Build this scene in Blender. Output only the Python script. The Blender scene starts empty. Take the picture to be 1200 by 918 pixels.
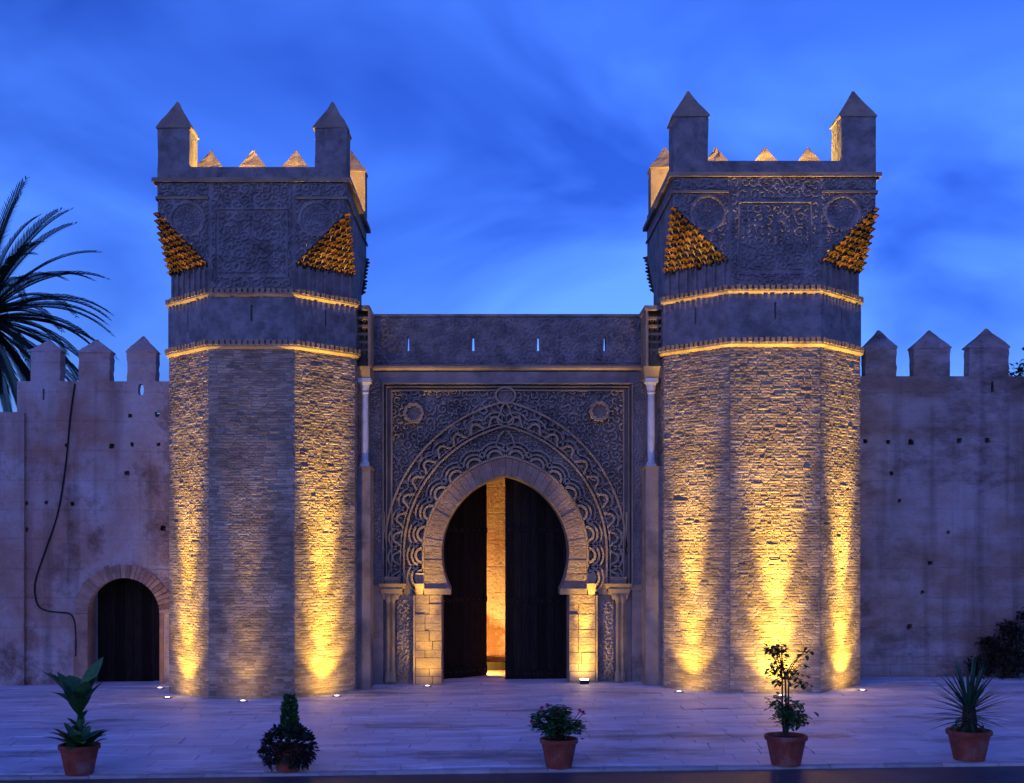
import bpy, bmesh, math, random
import numpy as np
from mathutils import Vector, Matrix
from mathutils.geometry import tessellate_polygon
R = math.radians
PI = math.pi
rnd = random.Random(7)
sc = bpy.context.scene
C = sc.collection

# ------------------------------------------------------------------ camera, sky, sun, exposure
F, VX, VY, CH = 1405.0, 575.0, 640.0, 4.0      # focal length in photo pixels, principal point, camera height
cam = bpy.data.cameras.new('camera')
cam.sensor_width = 36; cam.lens = F / 1200 * 36
cam.shift_x = (600 - VX) / 1200; cam.shift_y = (VY - 459) / 1200
cam.clip_end = 6000
camo = bpy.data.objects.new('camera', cam); C.objects.link(camo)
camo.location = (0, 0, CH); camo.rotation_euler = (PI / 2, 0, 0)
sc.camera = camo

w = bpy.data.worlds.new('World'); sc.world = w; w.use_nodes = True
nt = w.node_tree; N = nt.nodes; L = nt.links; N.clear()
sky = N.new('ShaderNodeTexSky'); sky.sky_type = 'NISHITA'; sky.sun_disc = False
sky.sun_elevation = R(16); sky.sun_rotation = R(200); sky.air_density = 1.6; sky.dust_density = 0.6; sky.ozone_density = 3.0
tint = N.new('ShaderNodeMix'); tint.data_type = 'RGBA'; tint.blend_type = 'MULTIPLY'
tint.inputs[0].default_value = 1.0; tint.inputs[7].default_value = (0.185, 0.45, 1.9, 1)
tc = N.new('ShaderNodeTexCoord')
mp = N.new('ShaderNodeMapping'); mp.inputs['Scale'].default_value = (1.0, 1.0, 1.9); mp.inputs['Rotation'].default_value = (0.3, 0.5, 0.4)
nz = N.new('ShaderNodeTexNoise'); nz.inputs['Scale'].default_value = 3.2; nz.inputs['Detail'].default_value = 4; nz.inputs['Roughness'].default_value = 0.5; nz.inputs['Distortion'].default_value = 0.6
cl = N.new('ShaderNodeMix'); cl.data_type = 'RGBA'; cl.blend_type = 'MULTIPLY'; cl.inputs[0].default_value = 1
bg = N.new('ShaderNodeBackground'); bg.inputs[1].default_value = 0.07
out = N.new('ShaderNodeOutputWorld')
L.new(sky.outputs[0], tint.inputs[6]); L.new(tc.outputs['Generated'], mp.inputs[0]); L.new(mp.outputs[0], nz.inputs['Vector'])
cr = N.new('ShaderNodeValToRGB'); cr.color_ramp.elements[0].position = 0.36; cr.color_ramp.elements[0].color = (.46, .50, .60, 1)
cr.color_ramp.elements[1].position = 0.65; cr.color_ramp.elements[1].color = (1.6, 1.3, 1.05, 1)
L.new(nz.outputs[0], cr.inputs[0]); L.new(tint.outputs[2], cl.inputs[6]); L.new(cr.outputs[0], cl.inputs[7])
L.new(cl.outputs[2], bg.inputs[0]); L.new(bg.outputs[0], out.inputs[0])

sl = bpy.data.lights.new('sun', 'SUN'); sl.energy = 0.08; sl.angle = R(70); sl.color = (0.90, 0.22, 1.0)
so = bpy.data.objects.new('sun', sl); C.objects.link(so); so.rotation_euler = (R(58), 0, R(-20))

sc.view_settings.view_transform = 'Standard'; sc.view_settings.look = 'None'
sc.view_settings.exposure = 1.0; sc.view_settings.gamma = 1.0
sc.cycles.use_denoising = True
sc.cycles.max_bounces = 6; sc.cycles.sample_clamp_indirect = 4

# ------------------------------------------------------------------ helpers
def at(px, py, Y): return Vector(((px - VX) / F * Y, Y, CH + (VY - py) / F * Y))
def G(x): return 0.01 * (x + 6)                       # the square rises gently to the right

def link(o, parent=None):
    C.objects.link(o)
    if parent is not None: o.parent = parent
    return o
def tag(o, label=None, cat=None, group=None, kind=None):
    if label: o['label'] = label
    if cat: o['category'] = cat
    if group: o['group'] = group
    if kind: o['kind'] = kind
    return o
def thing(name, loc, label, cat, group=None, rz=0):
    o = bpy.data.objects.new(name, None); o.empty_display_size = 0.2
    o.location = loc; o.rotation_euler = (0, 0, rz)
    return tag(link(o), label, cat, group)

class MB:
    def __init__(s): s.v = []; s.f = []; s.c = []; s.col = 0.5
    def add(s, vs, fs):
        b = len(s.v); s.v += [tuple(p) for p in vs]; s.f += [tuple(b + i for i in f) for f in fs]
        s.c += [s.col] * len(vs); return s
    def box(s, x0, x1, y0, y1, z0, z1):
        return s.add([(x, y, z) for z in (z0, z1) for y in (y0, y1) for x in (x0, x1)],
                     [(0, 2, 3, 1), (4, 5, 7, 6), (0, 1, 5, 4), (2, 6, 7, 3), (0, 4, 6, 2), (1, 3, 7, 5)])
    def eroded(s, x0, x1, y0, y1, z0, z1, j=.014):
        P = []
        for a, b, n in (((x0, y0), (x1, y0), 4), ((x1, y0), (x1, y1), 3), ((x1, y1), (x0, y1), 4), ((x0, y1), (x0, y0), 3)):
            P += [(a[0] + (b[0] - a[0]) * k / n, a[1] + (b[1] - a[1]) * k / n) for k in range(n)]
        cx, cy = (x0 + x1) / 2, (y0 + y1) / 2; secs = []
        for k in range(7):
            z = z0 + (z1 - z0) * k / 6
            secs.append([(px + rnd.uniform(-j, j) - (px - cx) * (.03 if i in (0, 4, 7, 11) else 0), py + rnd.uniform(-j, j) - (py - cy) * (.03 if i in (0, 4, 7, 11) else 0), z + (rnd.uniform(-j, j) if 0 < k < 6 else 0)) for i, (px, py) in enumerate(P)])
        return s.loft(secs)
    def loft(s, secs, caps=True):               # secs: list of rings with the same count
        n = len(secs[0]); vs = [p for r in secs for p in r]; fs = []
        for k in range(len(secs) - 1):
            for i in range(n):
                j = (i + 1) % n
                fs.append((k * n + i, k * n + j, (k + 1) * n + j, (k + 1) * n + i))
        if caps: fs.append(tuple(range(n))[::-1]); fs.append(tuple((len(secs) - 1) * n + i for i in range(n)))
        return s.add(vs, fs)
    def tube(s, pts, r, n=8):
        pts = [Vector(p) for p in pts]; secs = []
        for i, p in enumerate(pts):
            t = (pts[min(i + 1, len(pts) - 1)] - pts[max(i - 1, 0)]).normalized()
            a = t.cross(Vector((0.31, 0.2, 0.93))); a.normalize(); b = t.cross(a)
            rr = r[i] if isinstance(r, (list, tuple)) else r
            secs.append([p + (a * math.cos(k * 2 * PI / n) + b * math.sin(k * 2 * PI / n)) * rr for k in range(n)])
        return s.loft(secs)
    def lathe(s, prof, n=24, c=(0, 0, 0), caps=True):
        return s.loft([[(c[0] + r * math.cos(k * 2 * PI / n), c[1] + r * math.sin(k * 2 * PI / n), c[2] + z) for k in range(n)] for r, z in prof], caps)
    def slab(s, outer, holes, y0, y1):          # XZ polygon with holes, from y0 to y1
        loops = [outer] + list(holes)
        tris = tessellate_polygon([[Vector((p[0], p[1], 0)) for p in l] for l in loops])
        flat = [p for l in loops for p in l]; n = len(flat)
        vs = [(p[0], y0, p[1]) for p in flat] + [(p[0], y1, p[1]) for p in flat]
        fs = [tuple(t) for t in tris] + [tuple(n + i for i in t[::-1]) for t in tris]
        b = 0
        for l in loops:
            m = len(l)
            for i in range(m):
                j = (i + 1) % m; fs.append((b + i, b + j, n + b + j, n + b + i))
            b += m
        return s.add(vs, fs)
    def bar(s, pts, wd, y0, y1, closed=False):  # flat bar along an XZ polyline, thickness in Y
        P = [Vector((p[0], p[1])) for p in pts]; n = len(P); ring = []
        for i in range(n):
            a = P[(i - 1) % n] if (closed or i > 0) else P[i]; b = P[(i + 1) % n] if (closed or i < n - 1) else P[i]
            t = (b - a).normalized(); m = Vector((-t.y, t.x)) * wd / 2
            l, r = P[i] + m, P[i] - m
            ring.append([(l.x, y1, l.y), (l.x, y0, l.y), (r.x, y0, r.y), (r.x, y1, r.y)])
        if closed: ring.append(ring[0])
        return s.loft(ring, caps=not closed)
    def mesh(s, name, mat, fix=True, smooth=False):
        me = bpy.data.meshes.new(name); me.from_pydata(s.v, [], s.f)
        if fix:
            bm = bmesh.new(); bm.from_mesh(me); bmesh.ops.recalc_face_normals(bm, faces=bm.faces); bm.to_mesh(me); bm.free()
        at_ = me.attributes.new('tone', 'FLOAT', 'POINT'); at_.data.foreach_set('value', s.c)
        me.materials.append(mat)
        if smooth: me.shade_smooth()
        return me
    def build(s, name, mat, parent=None, loc=None, fix=True, smooth=False):
        o = bpy.data.objects.new(name, s.mesh(name, mat, fix, smooth))
        if loc is not None: o.location = loc
        return link(o, parent)

def put(me, name, parent, loc=(0, 0, 0), rz=0, scale=(1, 1, 1)):
    o = bpy.data.objects.new(name, me); o.location = loc; o.rotation_euler = (0, 0, rz); o.scale = scale
    return link(o, parent)

def heightfield(name, mat, parent, x0, x1, z0, z1, res, y, fn, mask=None, off=(0, 0, 0)):
    nx = max(2, int((x1 - x0) / res)); nz_ = max(2, int((z1 - z0) / res))
    X, Z = np.meshgrid(np.linspace(x0, x1, nx), np.linspace(z0, z1, nz_))
    H = fn(X, Z)
    V = np.stack([X - off[0], y - H - off[1], Z - off[2]], -1).reshape(-1, 3)
    idx = np.arange(nx * nz_).reshape(nz_, nx)
    q = np.stack([idx[:-1, :-1], idx[:-1, 1:], idx[1:, 1:], idx[1:, :-1]], -1).reshape(-1, 4)
    if mask is not None:
        ok = mask(X, Z); okq = ok[:-1, :-1] & ok[:-1, 1:] & ok[1:, 1:] & ok[1:, :-1]; q = q[okq.reshape(-1)]
        used = np.unique(q); re = -np.ones(len(V), int); re[used] = np.arange(len(used)); V = V[used]; q = re[q]
    me = bpy.data.meshes.new(name); me.from_pydata(V.tolist(), [], q.tolist())
    me.attributes.new('tone', 'FLOAT', 'POINT').data.foreach_set('value', [0.5] * len(V))
    me.materials.append(mat)
    return link(bpy.data.objects.new(name, me), parent)

def hashn(i, j, k): 
    v = np.sin(i * 127.1 + j * 311.7 + k * 74.7) * 43758.5453
    return v - np.floor(v)
def arabesque(X, Z, cell, amp, seed=1.0, k=2.1):
    """Scrolling leaf relief: spirals round jittered centres, cut into leaves."""
    u, v = X / cell, Z / cell; iu, iv = np.floor(u), np.floor(v)
    best = np.full(X.shape, 9.0); th = np.zeros(X.shape); sg = np.ones(X.shape); ph = np.zeros(X.shape)
    for di in (-1, 0, 1):
        for dj in (-1, 0, 1):
            ci, cj = iu + di, iv + dj
            px = ci + 0.5 + (hashn(ci, cj, seed) - 0.5) * 0.7; pz = cj + 0.5 + (hashn(ci, cj, seed + 3) - 0.5) * 0.7
            dx, dz = u - px, v - pz; d = np.sqrt(dx * dx + dz * dz); m = d < best
            best = np.where(m, d, best); th = np.where(m, np.arctan2(dz, dx), th)
            sg = np.where(m, np.where(hashn(ci, cj, seed + 5) > 0.5, 1, -1), sg); ph = np.where(m, hashn(ci, cj, seed + 7) * 6.28, ph)
    h = 0.5 + 0.5 * np.cos(sg * th + best * k * 6.28 + ph)
    leaf = 0.5 + 0.5 * np.cos(5 * th + ph - best * 7)
    h = np.clip((0.74 * h + 0.26 * leaf - 0.40) * 4.5, 0, 1)
    return amp * h

# ------------------------------------------------------------------ materials
def mat_new(name):
    m = bpy.data.materials.new(name); m.use_nodes = True
    return m, m.node_tree.nodes, m.node_tree.links, m.node_tree.nodes['Principled BSDF']
def stone(name, c1, c2, dark, scale=1.2, bump=0.5, bscale=14, rough=0.9, bdist=0.03, tone=0.0, spec=0.25, streak=(1, 1, 1), dk=(0.52, 0.72), lifts=0.0):
    m, n, l, b = mat_new(name)
    g = n.new('ShaderNodeNewGeometry'); mp = n.new('ShaderNodeMapping'); mp.inputs['Scale'].default_value = streak
    l.new(g.outputs['Position'], mp.inputs[0])
    a = n.new('ShaderNodeTexNoise'); a.inputs['Scale'].default_value = scale; a.inputs['Detail'].default_value = 7; a.inputs['Roughness'].default_value = 0.62
    d = n.new('ShaderNodeTexNoise'); d.inputs['Scale'].default_value = scale * 0.55; d.inputs['Detail'].default_value = 9; d.inputs['Roughness'].default_value = 0.7
    f = n.new('ShaderNodeTexNoise'); f.inputs['Scale'].default_value = bscale; f.inputs['Detail'].default_value = 6; f.inputs['Roughness'].default_value = 0.65
    for t in (a, d, f): l.new(mp.outputs[0], t.inputs['Vector'])
    r1 = n.new('ShaderNodeMapRange'); r1.inputs[1].default_value = 0.38; r1.inputs[2].default_value = 0.62
    r2 = n.new('ShaderNodeMapRange'); r2.inputs[1].default_value = dk[0]; r2.inputs[2].default_value = dk[1]
    off = n.new('ShaderNodeMath'); off.operation = 'ADD'; sub = n.new('ShaderNodeVectorMath'); sub.operation = 'ADD'; sub.inputs[1].default_value = (13.1, 7.7, 3.3)
    l.new(mp.outputs[0], sub.inputs[0]); l.new(sub.outputs[0], d.inputs['Vector'])
    m1 = n.new('ShaderNodeMix'); m1.data_type = 'RGBA'; m1.inputs[6].default_value = (*c1, 1); m1.inputs[7].default_value = (*c2, 1)
    m2 = n.new('ShaderNodeMix'); m2.data_type = 'RGBA'; m2.inputs[7].default_value = (*dark, 1)
    l.new(a.outputs[0], r1.inputs[0]); l.new(d.outputs[0], r2.inputs[0]); l.new(r1.outputs[0], m1.inputs[0])
    l.new(r2.outputs[0], m2.inputs[0]); l.new(m1.outputs[2], m2.inputs[6])
    col = m2.outputs[2]
    height = f.outputs[0]
    if lifts:                                    # rammed-earth lift lines
        sp = n.new('ShaderNodeSeparateXYZ'); l.new(g.outputs['Position'], sp.inputs[0])
        wob = n.new('ShaderNodeMath'); wob.operation = 'MULTIPLY_ADD'; wob.inputs[1].default_value = 0.22; l.new(d.outputs[0], wob.inputs[0]); l.new(sp.outputs[2], wob.inputs[2])
        dv = n.new('ShaderNodeMath'); dv.operation = 'DIVIDE'; dv.inputs[1].default_value = lifts; l.new(wob.outputs[0], dv.inputs[0])
        fr = n.new('ShaderNodeMath'); fr.operation = 'PINGPONG'; fr.inputs[1].default_value = 0.5; l.new(dv.outputs[0], fr.inputs[0])
        ln = n.new('ShaderNodeMapRange'); ln.inputs[1].default_value = 0.0; ln.inputs[2].default_value = 0.045; l.new(fr.outputs[0], ln.inputs[0])
        ad = n.new('ShaderNodeMath'); ad.operation = 'MULTIPLY_ADD'; ad.inputs[1].default_value = 0.15; l.new(ln.outputs[0], ad.inputs[0]); l.new(f.outputs[0], ad.inputs[2]); height = ad.outputs[0]
        pk = n.new('ShaderNodeTexVoronoi'); pk.inputs['Scale'].default_value = 5.5; l.new(g.outputs['Position'], pk.inputs['Vector'])
        pr = n.new('ShaderNodeMapRange'); pr.inputs[1].default_value = 0.0; pr.inputs[2].default_value = 0.16; pr.inputs[3].default_value = 0.62; l.new(pk.outputs['Distance'], pr.inputs[0])
        lc = n.new('ShaderNodeMapRange'); lc.inputs[3].default_value = 0.90; l.new(ln.outputs[0], lc.inputs[0])
        mm = n.new('ShaderNodeMath'); mm.operation = 'MULTIPLY'; l.new(lc.outputs[0], mm.inputs[0]); l.new(pr.outputs[0], mm.inputs[1])
        sm = n.new('ShaderNodeMapping'); sm.inputs['Scale'].default_value = (2.6, 2.6, 0.16); l.new(g.outputs['Position'], sm.inputs[0])
        sn = n.new('ShaderNodeTexNoise'); sn.inputs['Scale'].default_value = 1.0; sn.inputs['Detail'].default_value = 5; l.new(sm.outputs[0], sn.inputs['Vector'])
        sr = n.new('ShaderNodeMapRange'); sr.inputs[1].default_value = 0.5; sr.inputs[2].default_value = 0.68; sr.inputs[3].default_value = 1.0; sr.inputs[4].default_value = 0.66; l.new(sn.outputs[0], sr.inputs[0])
        m5 = n.new('ShaderNodeMath'); m5.operation = 'MULTIPLY'; l.new(mm.outputs[0], m5.inputs[0]); l.new(sr.outputs[0], m5.inputs[1]); mm = m5
        m4 = n.new('ShaderNodeMix'); m4.data_type = 'RGBA'; m4.blend_type = 'MULTIPLY'; m4.inputs[0].default_value = 1
        l.new(col, m4.inputs[6]); l.new(mm.outputs[0], m4.inputs[7]); col = m4.outputs[2]
    if tone:
        at_ = n.new('ShaderNodeAttribute'); at_.attribute_name = 'tone'
        mr = n.new('ShaderNodeMapRange'); mr.inputs[3].default_value = 1 - tone; mr.inputs[4].default_value = 1 + tone
        m3 = n.new('ShaderNodeMix'); m3.data_type = 'RGBA'; m3.blend_type = 'MULTIPLY'; m3.inputs[0].default_value = 1
        l.new(at_.outputs['Fac'], mr.inputs[0]); l.new(col, m3.inputs[6]); l.new(mr.outputs[0], m3.inputs[7]); col = m3.outputs[2]
    l.new(col, b.inputs['Base Color']); b.inputs['Roughness'].default_value = rough; b.inputs['Specular IOR Level'].default_value = spec
    bp = n.new('ShaderNodeBump'); bp.inputs['Strength'].default_value = bump; bp.inputs['Distance'].default_value = bdist
    l.new(height, bp.inputs['Height']); l.new(bp.outputs[0], b.inputs['Normal'])
    return m
def plain(name, c, rough=0.7, var=0.25, scale=6, spec=0.3):
    return stone(name, tuple(x * (1 - var) for x in c), tuple(x * (1 + var) for x in c), tuple(x * (1 - 1.6 * var) for x in c), scale, 0.25, 30, rough, 0.01, tone=0.0)
def glow(name, c, s):
    m, n, l, b = mat_new(name); e = n.new('ShaderNodeEmission'); e.inputs[0].default_value = (*c, 1); e.inputs[1].default_value = s
    l.new(e.outputs[0], n['Material Output'].inputs[0]); return m

M = {}
M['masonry'] = stone('tower_masonry', (.29, .215, .155), (.43, .335, .25), (.19, .145, .11), 1.0, 0.8, 16, 0.92, 0.02, tone=0.3)
M['mortar'] = stone('mortar', (.24, .18, .13), (.32, .25, .18), (.15, .12, .09), 2, 0.8, 20, 0.95)
M['dressed'] = stone('dressed_stone', (.30, .22, .15), (.42, .31, .21), (.13, .10, .08), 1.5, 0.6, 18, 0.9, 0.02, tone=0.25)
M['arch'] = stone('arch_stone', (.25, .175, .13), (.35, .255, .195), (.14, .10, .08), 2.2, 0.9, 14, 0.92, 0.03, tone=0.25)
M['carved'] = stone('carved_stone', (.25, .20, .17), (.39, .31, .26), (.12, .095, .085), 1.3, 0.5, 22, 0.9, 0.02, tone=0.25)
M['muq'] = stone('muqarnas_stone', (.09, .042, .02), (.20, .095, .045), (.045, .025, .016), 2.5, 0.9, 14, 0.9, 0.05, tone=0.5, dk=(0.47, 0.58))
M['block'] = stone('weathered_stone', (.22, .19, .18), (.36, .31, .295), (.13, .11, .105), 2.6, 0.9, 9, 0.92, 0.06, tone=0.2, dk=(0.52, 0.7))
M['earth_l'] = stone('rammed_earth_rose', (.48, .27, .20), (.62, .52, .51), (.22, .12, .09), 0.5, 1.0, 8, 0.95, 0.09, dk=(0.5, 0.6), lifts=0.86)
M['earth_r'] = stone('rammed_earth_brown', (.36, .25, .20), (.52, .45, .45), (.18, .125, .105), 0.5, 1.0, 8, 0.95, 0.09, streak=(1, 1, 1.8), dk=(0.5, 0.64), lifts=0.86)
M['brick'] = stone('arch_brick', (.34, .18, .12), (.46, .28, .20), (.2, .12, .09), 3, 0.6, 20, 0.9, 0.02, tone=0.3)
M['marble'] = stone('marble', (.72, .70, .68), (.82, .80, .78), (.5, .47, .45), 2.5, 0.2, 20, 0.5, 0.01)
M['wood'] = stone('dark_wood', (.010, .008, .007), (.020, .015, .013), (.005, .004, .004), 3, 0.6, 12, 0.75, 0.01, tone=0.4, streak=(8, 8, 0.6), spec=0.08)
M['iron'] = plain('black_iron', (.02, .02, .02), 0.5)
M['plaza'] = stone('square_paving', (.50, .53, .59), (.70, .73, .80), (.23, .235, .25), 0.9, 1.0, 5, 0.5, 0.05, tone=0.08, spec=0.6, streak=(0.5, 1.5, 1), dk=(0.53, 0.66))
M['joint'] = stone('paving_joint', (.44, .43, .46), (.54, .53, .56), (.30, .29, .30), 3, 0.5, 14, 0.9)
M['kerb'] = stone('kerb_stone', (.38, .35, .33), (.48, .44, .42), (.24, .21, .2), 2, 0.5, 16, 0.85, 0.02, tone=0.2)
M['asphalt'] = stone('asphalt', (.05, .05, .06), (.075, .075, .085), (.035, .035, .04), 1.5, 0.6, 60, 0.5, 0.01, spec=0.5)
M['soil_far'] = stone('bare_soil', (.10, .075, .05), (.15, .115, .08), (.06, .05, .035), 0.2, 0.6, 3, 0.95)
M['terracotta'] = stone('terracotta', (.26, .05, .032), (.36, .085, .05), (.36, .20, .16), 5, 0.3, 25, 0.75, 0.01)
M['soil'] = plain('potting_soil', (.03, .022, .016), 0.95)
M['leaf'] = stone('leaf_green', (.03, .10, .03), (.055, .16, .04), (.02, .06, .024), 6, 0.2, 20, 0.55, 0.01, tone=0.5)
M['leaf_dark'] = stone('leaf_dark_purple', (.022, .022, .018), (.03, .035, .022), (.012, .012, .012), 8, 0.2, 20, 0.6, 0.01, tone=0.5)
M['yucca'] = stone('yucca_leaf', (.028, .08, .045), (.045, .12, .06), (.016, .05, .03), 4, 0.2, 20, 0.5, 0.01, tone=0.5)
M['palm'] = stone('palm_leaf', (.016, .026, .014), (.026, .04, .02), (.01, .016, .01), 3, 0.2, 20, 0.6, 0.01, tone=0.4)
M['bark'] = plain('bark', (.06, .045, .032), 0.95)
M['petal'] = plain('pink_petal', (.55, .06, .12), 0.6, 0.15)
M['steel'] = plain('lamp_steel', (.35, .34, .33), 0.4, 0.1)
M['lens'] = glow('uplight_lens', (1.0, .86, .55), 7)
M['lamp_glow'] = glow('flood_lens', (1.0, .86, .55), 30)
M['cable'] = plain('cable_rubber', (.015, .015, .015), 0.6)

# ------------------------------------------------------------------ ground, square, kerb, road
def kerbY(x): return 21.03 + 0.022 * x
gm = MB(); gm.add([(-2500, -400, -0.7), (2500, -400, -0.7), (2500, 4500, -0.7), (-2500, 4500, -0.7)], [(0, 1, 2, 3)])
tag(gm.build('ground', M['soil_far'], fix=False), kind='structure')
rm = MB(); rm.add([(-60, -30, G(-60) - .05), (60, -30, G(60) - .05), (60, kerbY(60), G(60) - .05), (-60, kerbY(-60), G(-60) - .05)], [(0, 1, 2, 3)])
tag(rm.build('road', M['asphalt'], fix=False), kind='structure')
pm = MB()
XS = np.linspace(-36, 36, 37)
pm.loft([[(x, kerbY(x) + .05, G(x) - .6), (x, kerbY(x) + .05, G(x) - .028), (x, 46, G(x) - .028), (x, 46, G(x) - .6)] for x in XS])
plaza = tag(pm.build('square_pavement', M['joint']), kind='structure')
km = []
for k in range(3):
    b = MB(); b.col = 0.2 + 0.3 * k
    b.loft([[(x, 0, -.5), (x, 0, -.02), (x, .02, 0), (x, .2, 0), (x, .2, -.5)] for x in (-.492, .492)])
    km.append(b.mesh('kerb_stone', M['kerb']))
kr = math.atan(0.022)
kerb_base = MB(); kerb_base.loft([[(x, kerbY(x) + .02, G(x) - .5), (x, kerbY(x) + .02, G(x) - .03), (x, kerbY(x) + .1, G(x) - .03), (x, kerbY(x) + .1, G(x) - .5)] for x in (-36, 36)])
kerb = tag(kerb_base.build('kerb', M['joint']), kind='structure')
for i in range(26):
    x = -12.5 + i * math.cos(kr)
    o = put(rnd.choice(km), 'kerb_stone', kerb, (x, kerbY(x) - .0, G(x) + rnd.uniform(-.004, .004)), kr)

# flagstones: irregular courses laid across the square
fl_var = []
def warp(x, y): return x + .10 * math.sin(1.3 * y + .4 * x), y + .20 * math.sin(.55 * x + 1.1 * math.sin(.4 * y)) + .07 * math.sin(1.7 * x + y)
def flag_shape(b, x0, x1, y0, y1, zc, r, tiltx=0, tilty=0, ox=0, oy=0):
    j = lambda a: r.uniform(-a, a)
    cx, cy = (x0 + x1) / 2, (y0 + y1) / 2
    P = [warp(ox + px + j(.012), oy + py + j(.012)) for px, py in ((x0, y0), (x1, y0), (x1, y1), (x0, y1))]
    P = [(px - ox, max(py, kerbY(px) + .205) - oy) for px, py in P]
    top = [(px * .985 + cx * .015, py * .985 + cy * .015, zc + (px - cx) * tiltx + (py - cy) * tilty) for px, py in P]
    lo = [(px, py, zc - .004) for px, py in P]; bt = [(px, py, zc - .05) for px, py in P]
    b.add(bt + lo + top, [(0, 1, 5, 4), (1, 2, 6, 5), (2, 3, 7, 6), (3, 0, 4, 7), (4, 5, 9, 8), (5, 6, 10, 9), (6, 7, 11, 10), (7, 4, 8, 11), (8, 9, 10, 11)])
rest = MB(); count = 0
y = 20.6; near = []
v = 0.0
while y < 35.4:
    d = rnd.uniform(.38, .75); x = -15 - rnd.random()
    while x < 17:
        wd = rnd.uniform(.5, 1.25)
        yk = max(y, kerbY(x) + .21, kerbY(x + wd) + .21)
        if y + d > yk + .12:
            near.append((x + .004, x + wd - .004, yk + .004, y + d - .004))
        x += wd
    y += d
near.sort(key=lambda q: (q[2]))
vis = [q for q in near if abs((q[0] + q[1]) / 2 * F / q[2] + VX - 600) < 640]
vis.sort(key=lambda q: -(q[1] - q[0]) * (q[3] - q[2]) / q[2] ** 3)
sel = set(id(q) for q in vis[:295])
for q in near:
    r = random.Random(hash((round(q[0], 3), round(q[2], 3))))
    cx, cy = (q[0] + q[1]) / 2, (q[2] + q[3]) / 2
    args = (r.uniform(-.012, .012), r.uniform(-.014, .014))
    zc = r.uniform(-.006, .006)
    if id(q) in sel:
        b = MB(); b.col = r.random(); flag_shape(b, q[0] - cx, q[1] - cx, q[2] - cy, q[3] - cy, 0, r, args[0] + .01, args[1], cx, cy)
        b.build('flagstone', M['plaza'], plaza, (cx, cy, G(cx) + zc), fix=False)
    else:
        rest.col = r.random(); flag_shape(rest, q[0], q[1], q[2], q[3], G(cx) + zc, r, args[0] + .01, args[1])
tag(rest.build('distant_flagstones', M['plaza'], plaza, fix=False), kind='stuff')

# ------------------------------------------------------------------ recessed uplights
WARM = (1.0, .62, .07)
def uplight(X, Y, label, out_dir, dist, power, cone=22, spill=0.05, reach=7.0, group='uplights sunk in the paving'):
    """out_dir: unit vector from the lamp towards the wall, dist: distance to it"""
    t = thing('recessed_uplight', (X, Y, G(X) + .012), label, 'lamp', group)
    MB().lathe([(.13, -.05), (.13, .02), (.118, .026), (.08, .024), (.072, .012), (.072, -.05)], 20).build('bezel', M['steel'], t)
    MB().lathe([(.07, -.02), (.07, .012), (.055, .018), (.03, .023), (.004, .025)], 20).build('lens', M['lens'], t, smooth=True)
    for nm, pw, cn, bl, tz in (('beam', power, cone, 1.0, reach), ('halo', power * .15, cone * 2.0, 1.0, dist * 5), ('flare', power * .034, cone * 4, 1.0, dist * 2.2), ('spill', power * spill, 165, 1.0, dist * 1.2)):
        ld = bpy.data.lights.new('uplight_' + nm, 'SPOT'); ld.energy = pw; ld.color = WARM
        ld.spot_size = R(cn); ld.spot_blend = bl; ld.shadow_soft_size = .05
        lo = bpy.data.objects.new(nm, ld); link(lo, t); lo.location = (0, 0, .09)
        d = Vector((out_dir[0] * dist, out_dir[1] * dist, tz)); lo.rotation_euler = d.to_track_quat('-Z', 'Y').to_euler()
    return t

# ------------------------------------------------------------------ towers
def octo(W, half, z): 
    a, h = W / 2, half
    return [(-h, -a, z), (h, -a, z), (a, -h, z), (a, h, z), (h, a, z), (-h, a, z), (-a, h, z), (-a, -h, z)]

stone_var = []
for k in range(14):
    r = random.Random(100 + k); b = MB(); b.col = r.random()
    j = lambda a: r.uniform(-a, a)
    o_ = [(-.5, 0, -.5), (.5, 0, -.5), (.5, 0, .5), (-.5, 0, .5)]
    fr = [(x * (0.9 + j(.07)), -1 * (0.75 + r.random() * .35), z * (.86 + j(.10))) for x, _, z in o_]
    b.add(o_ + fr + [(j(.15), -1.15 - r.random() * .15, j(.1))], [(0, 1, 5, 4), (1, 2, 6, 5), (2, 3, 7, 6), (3, 0, 4, 7), (4, 5, 8), (5, 6, 8), (6, 7, 8), (7, 4, 8)])
    stone_var.append((b.v, b.f, b.col, b.mesh('stone', M['masonry'], fix=False)))

def dentils(b, W, half, z0, z1, proj, step=.15):
    o = octo(W, half, 0)
    for i in (7, 0, 1, 2, 6):
        p, q = Vector(o[i]), Vector(o[(i + 1) % 8]); e = q - p; n = Vector((e.y, -e.x, 0)).normalized(); t = e.normalized()
        m = int(e.length / step)
        for k in range(m):
            c = p + e * ((k + .5) / m); hw = step * .32; pr = proj * rnd.uniform(.7, 1.1)
            vs = [c + t * s * hw + n * u + Vector((0, 0, z)) for z in (z0, z1 + rnd.uniform(-.01, .015)) for u in (-.02, pr) for s in (-1, 1)]
            b.add(vs, [(0, 2, 3, 1), (4, 5, 7, 6), (0, 1, 5, 4), (2, 6, 7, 3), (0, 4, 6, 2), (1, 3, 7, 5)])

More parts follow.
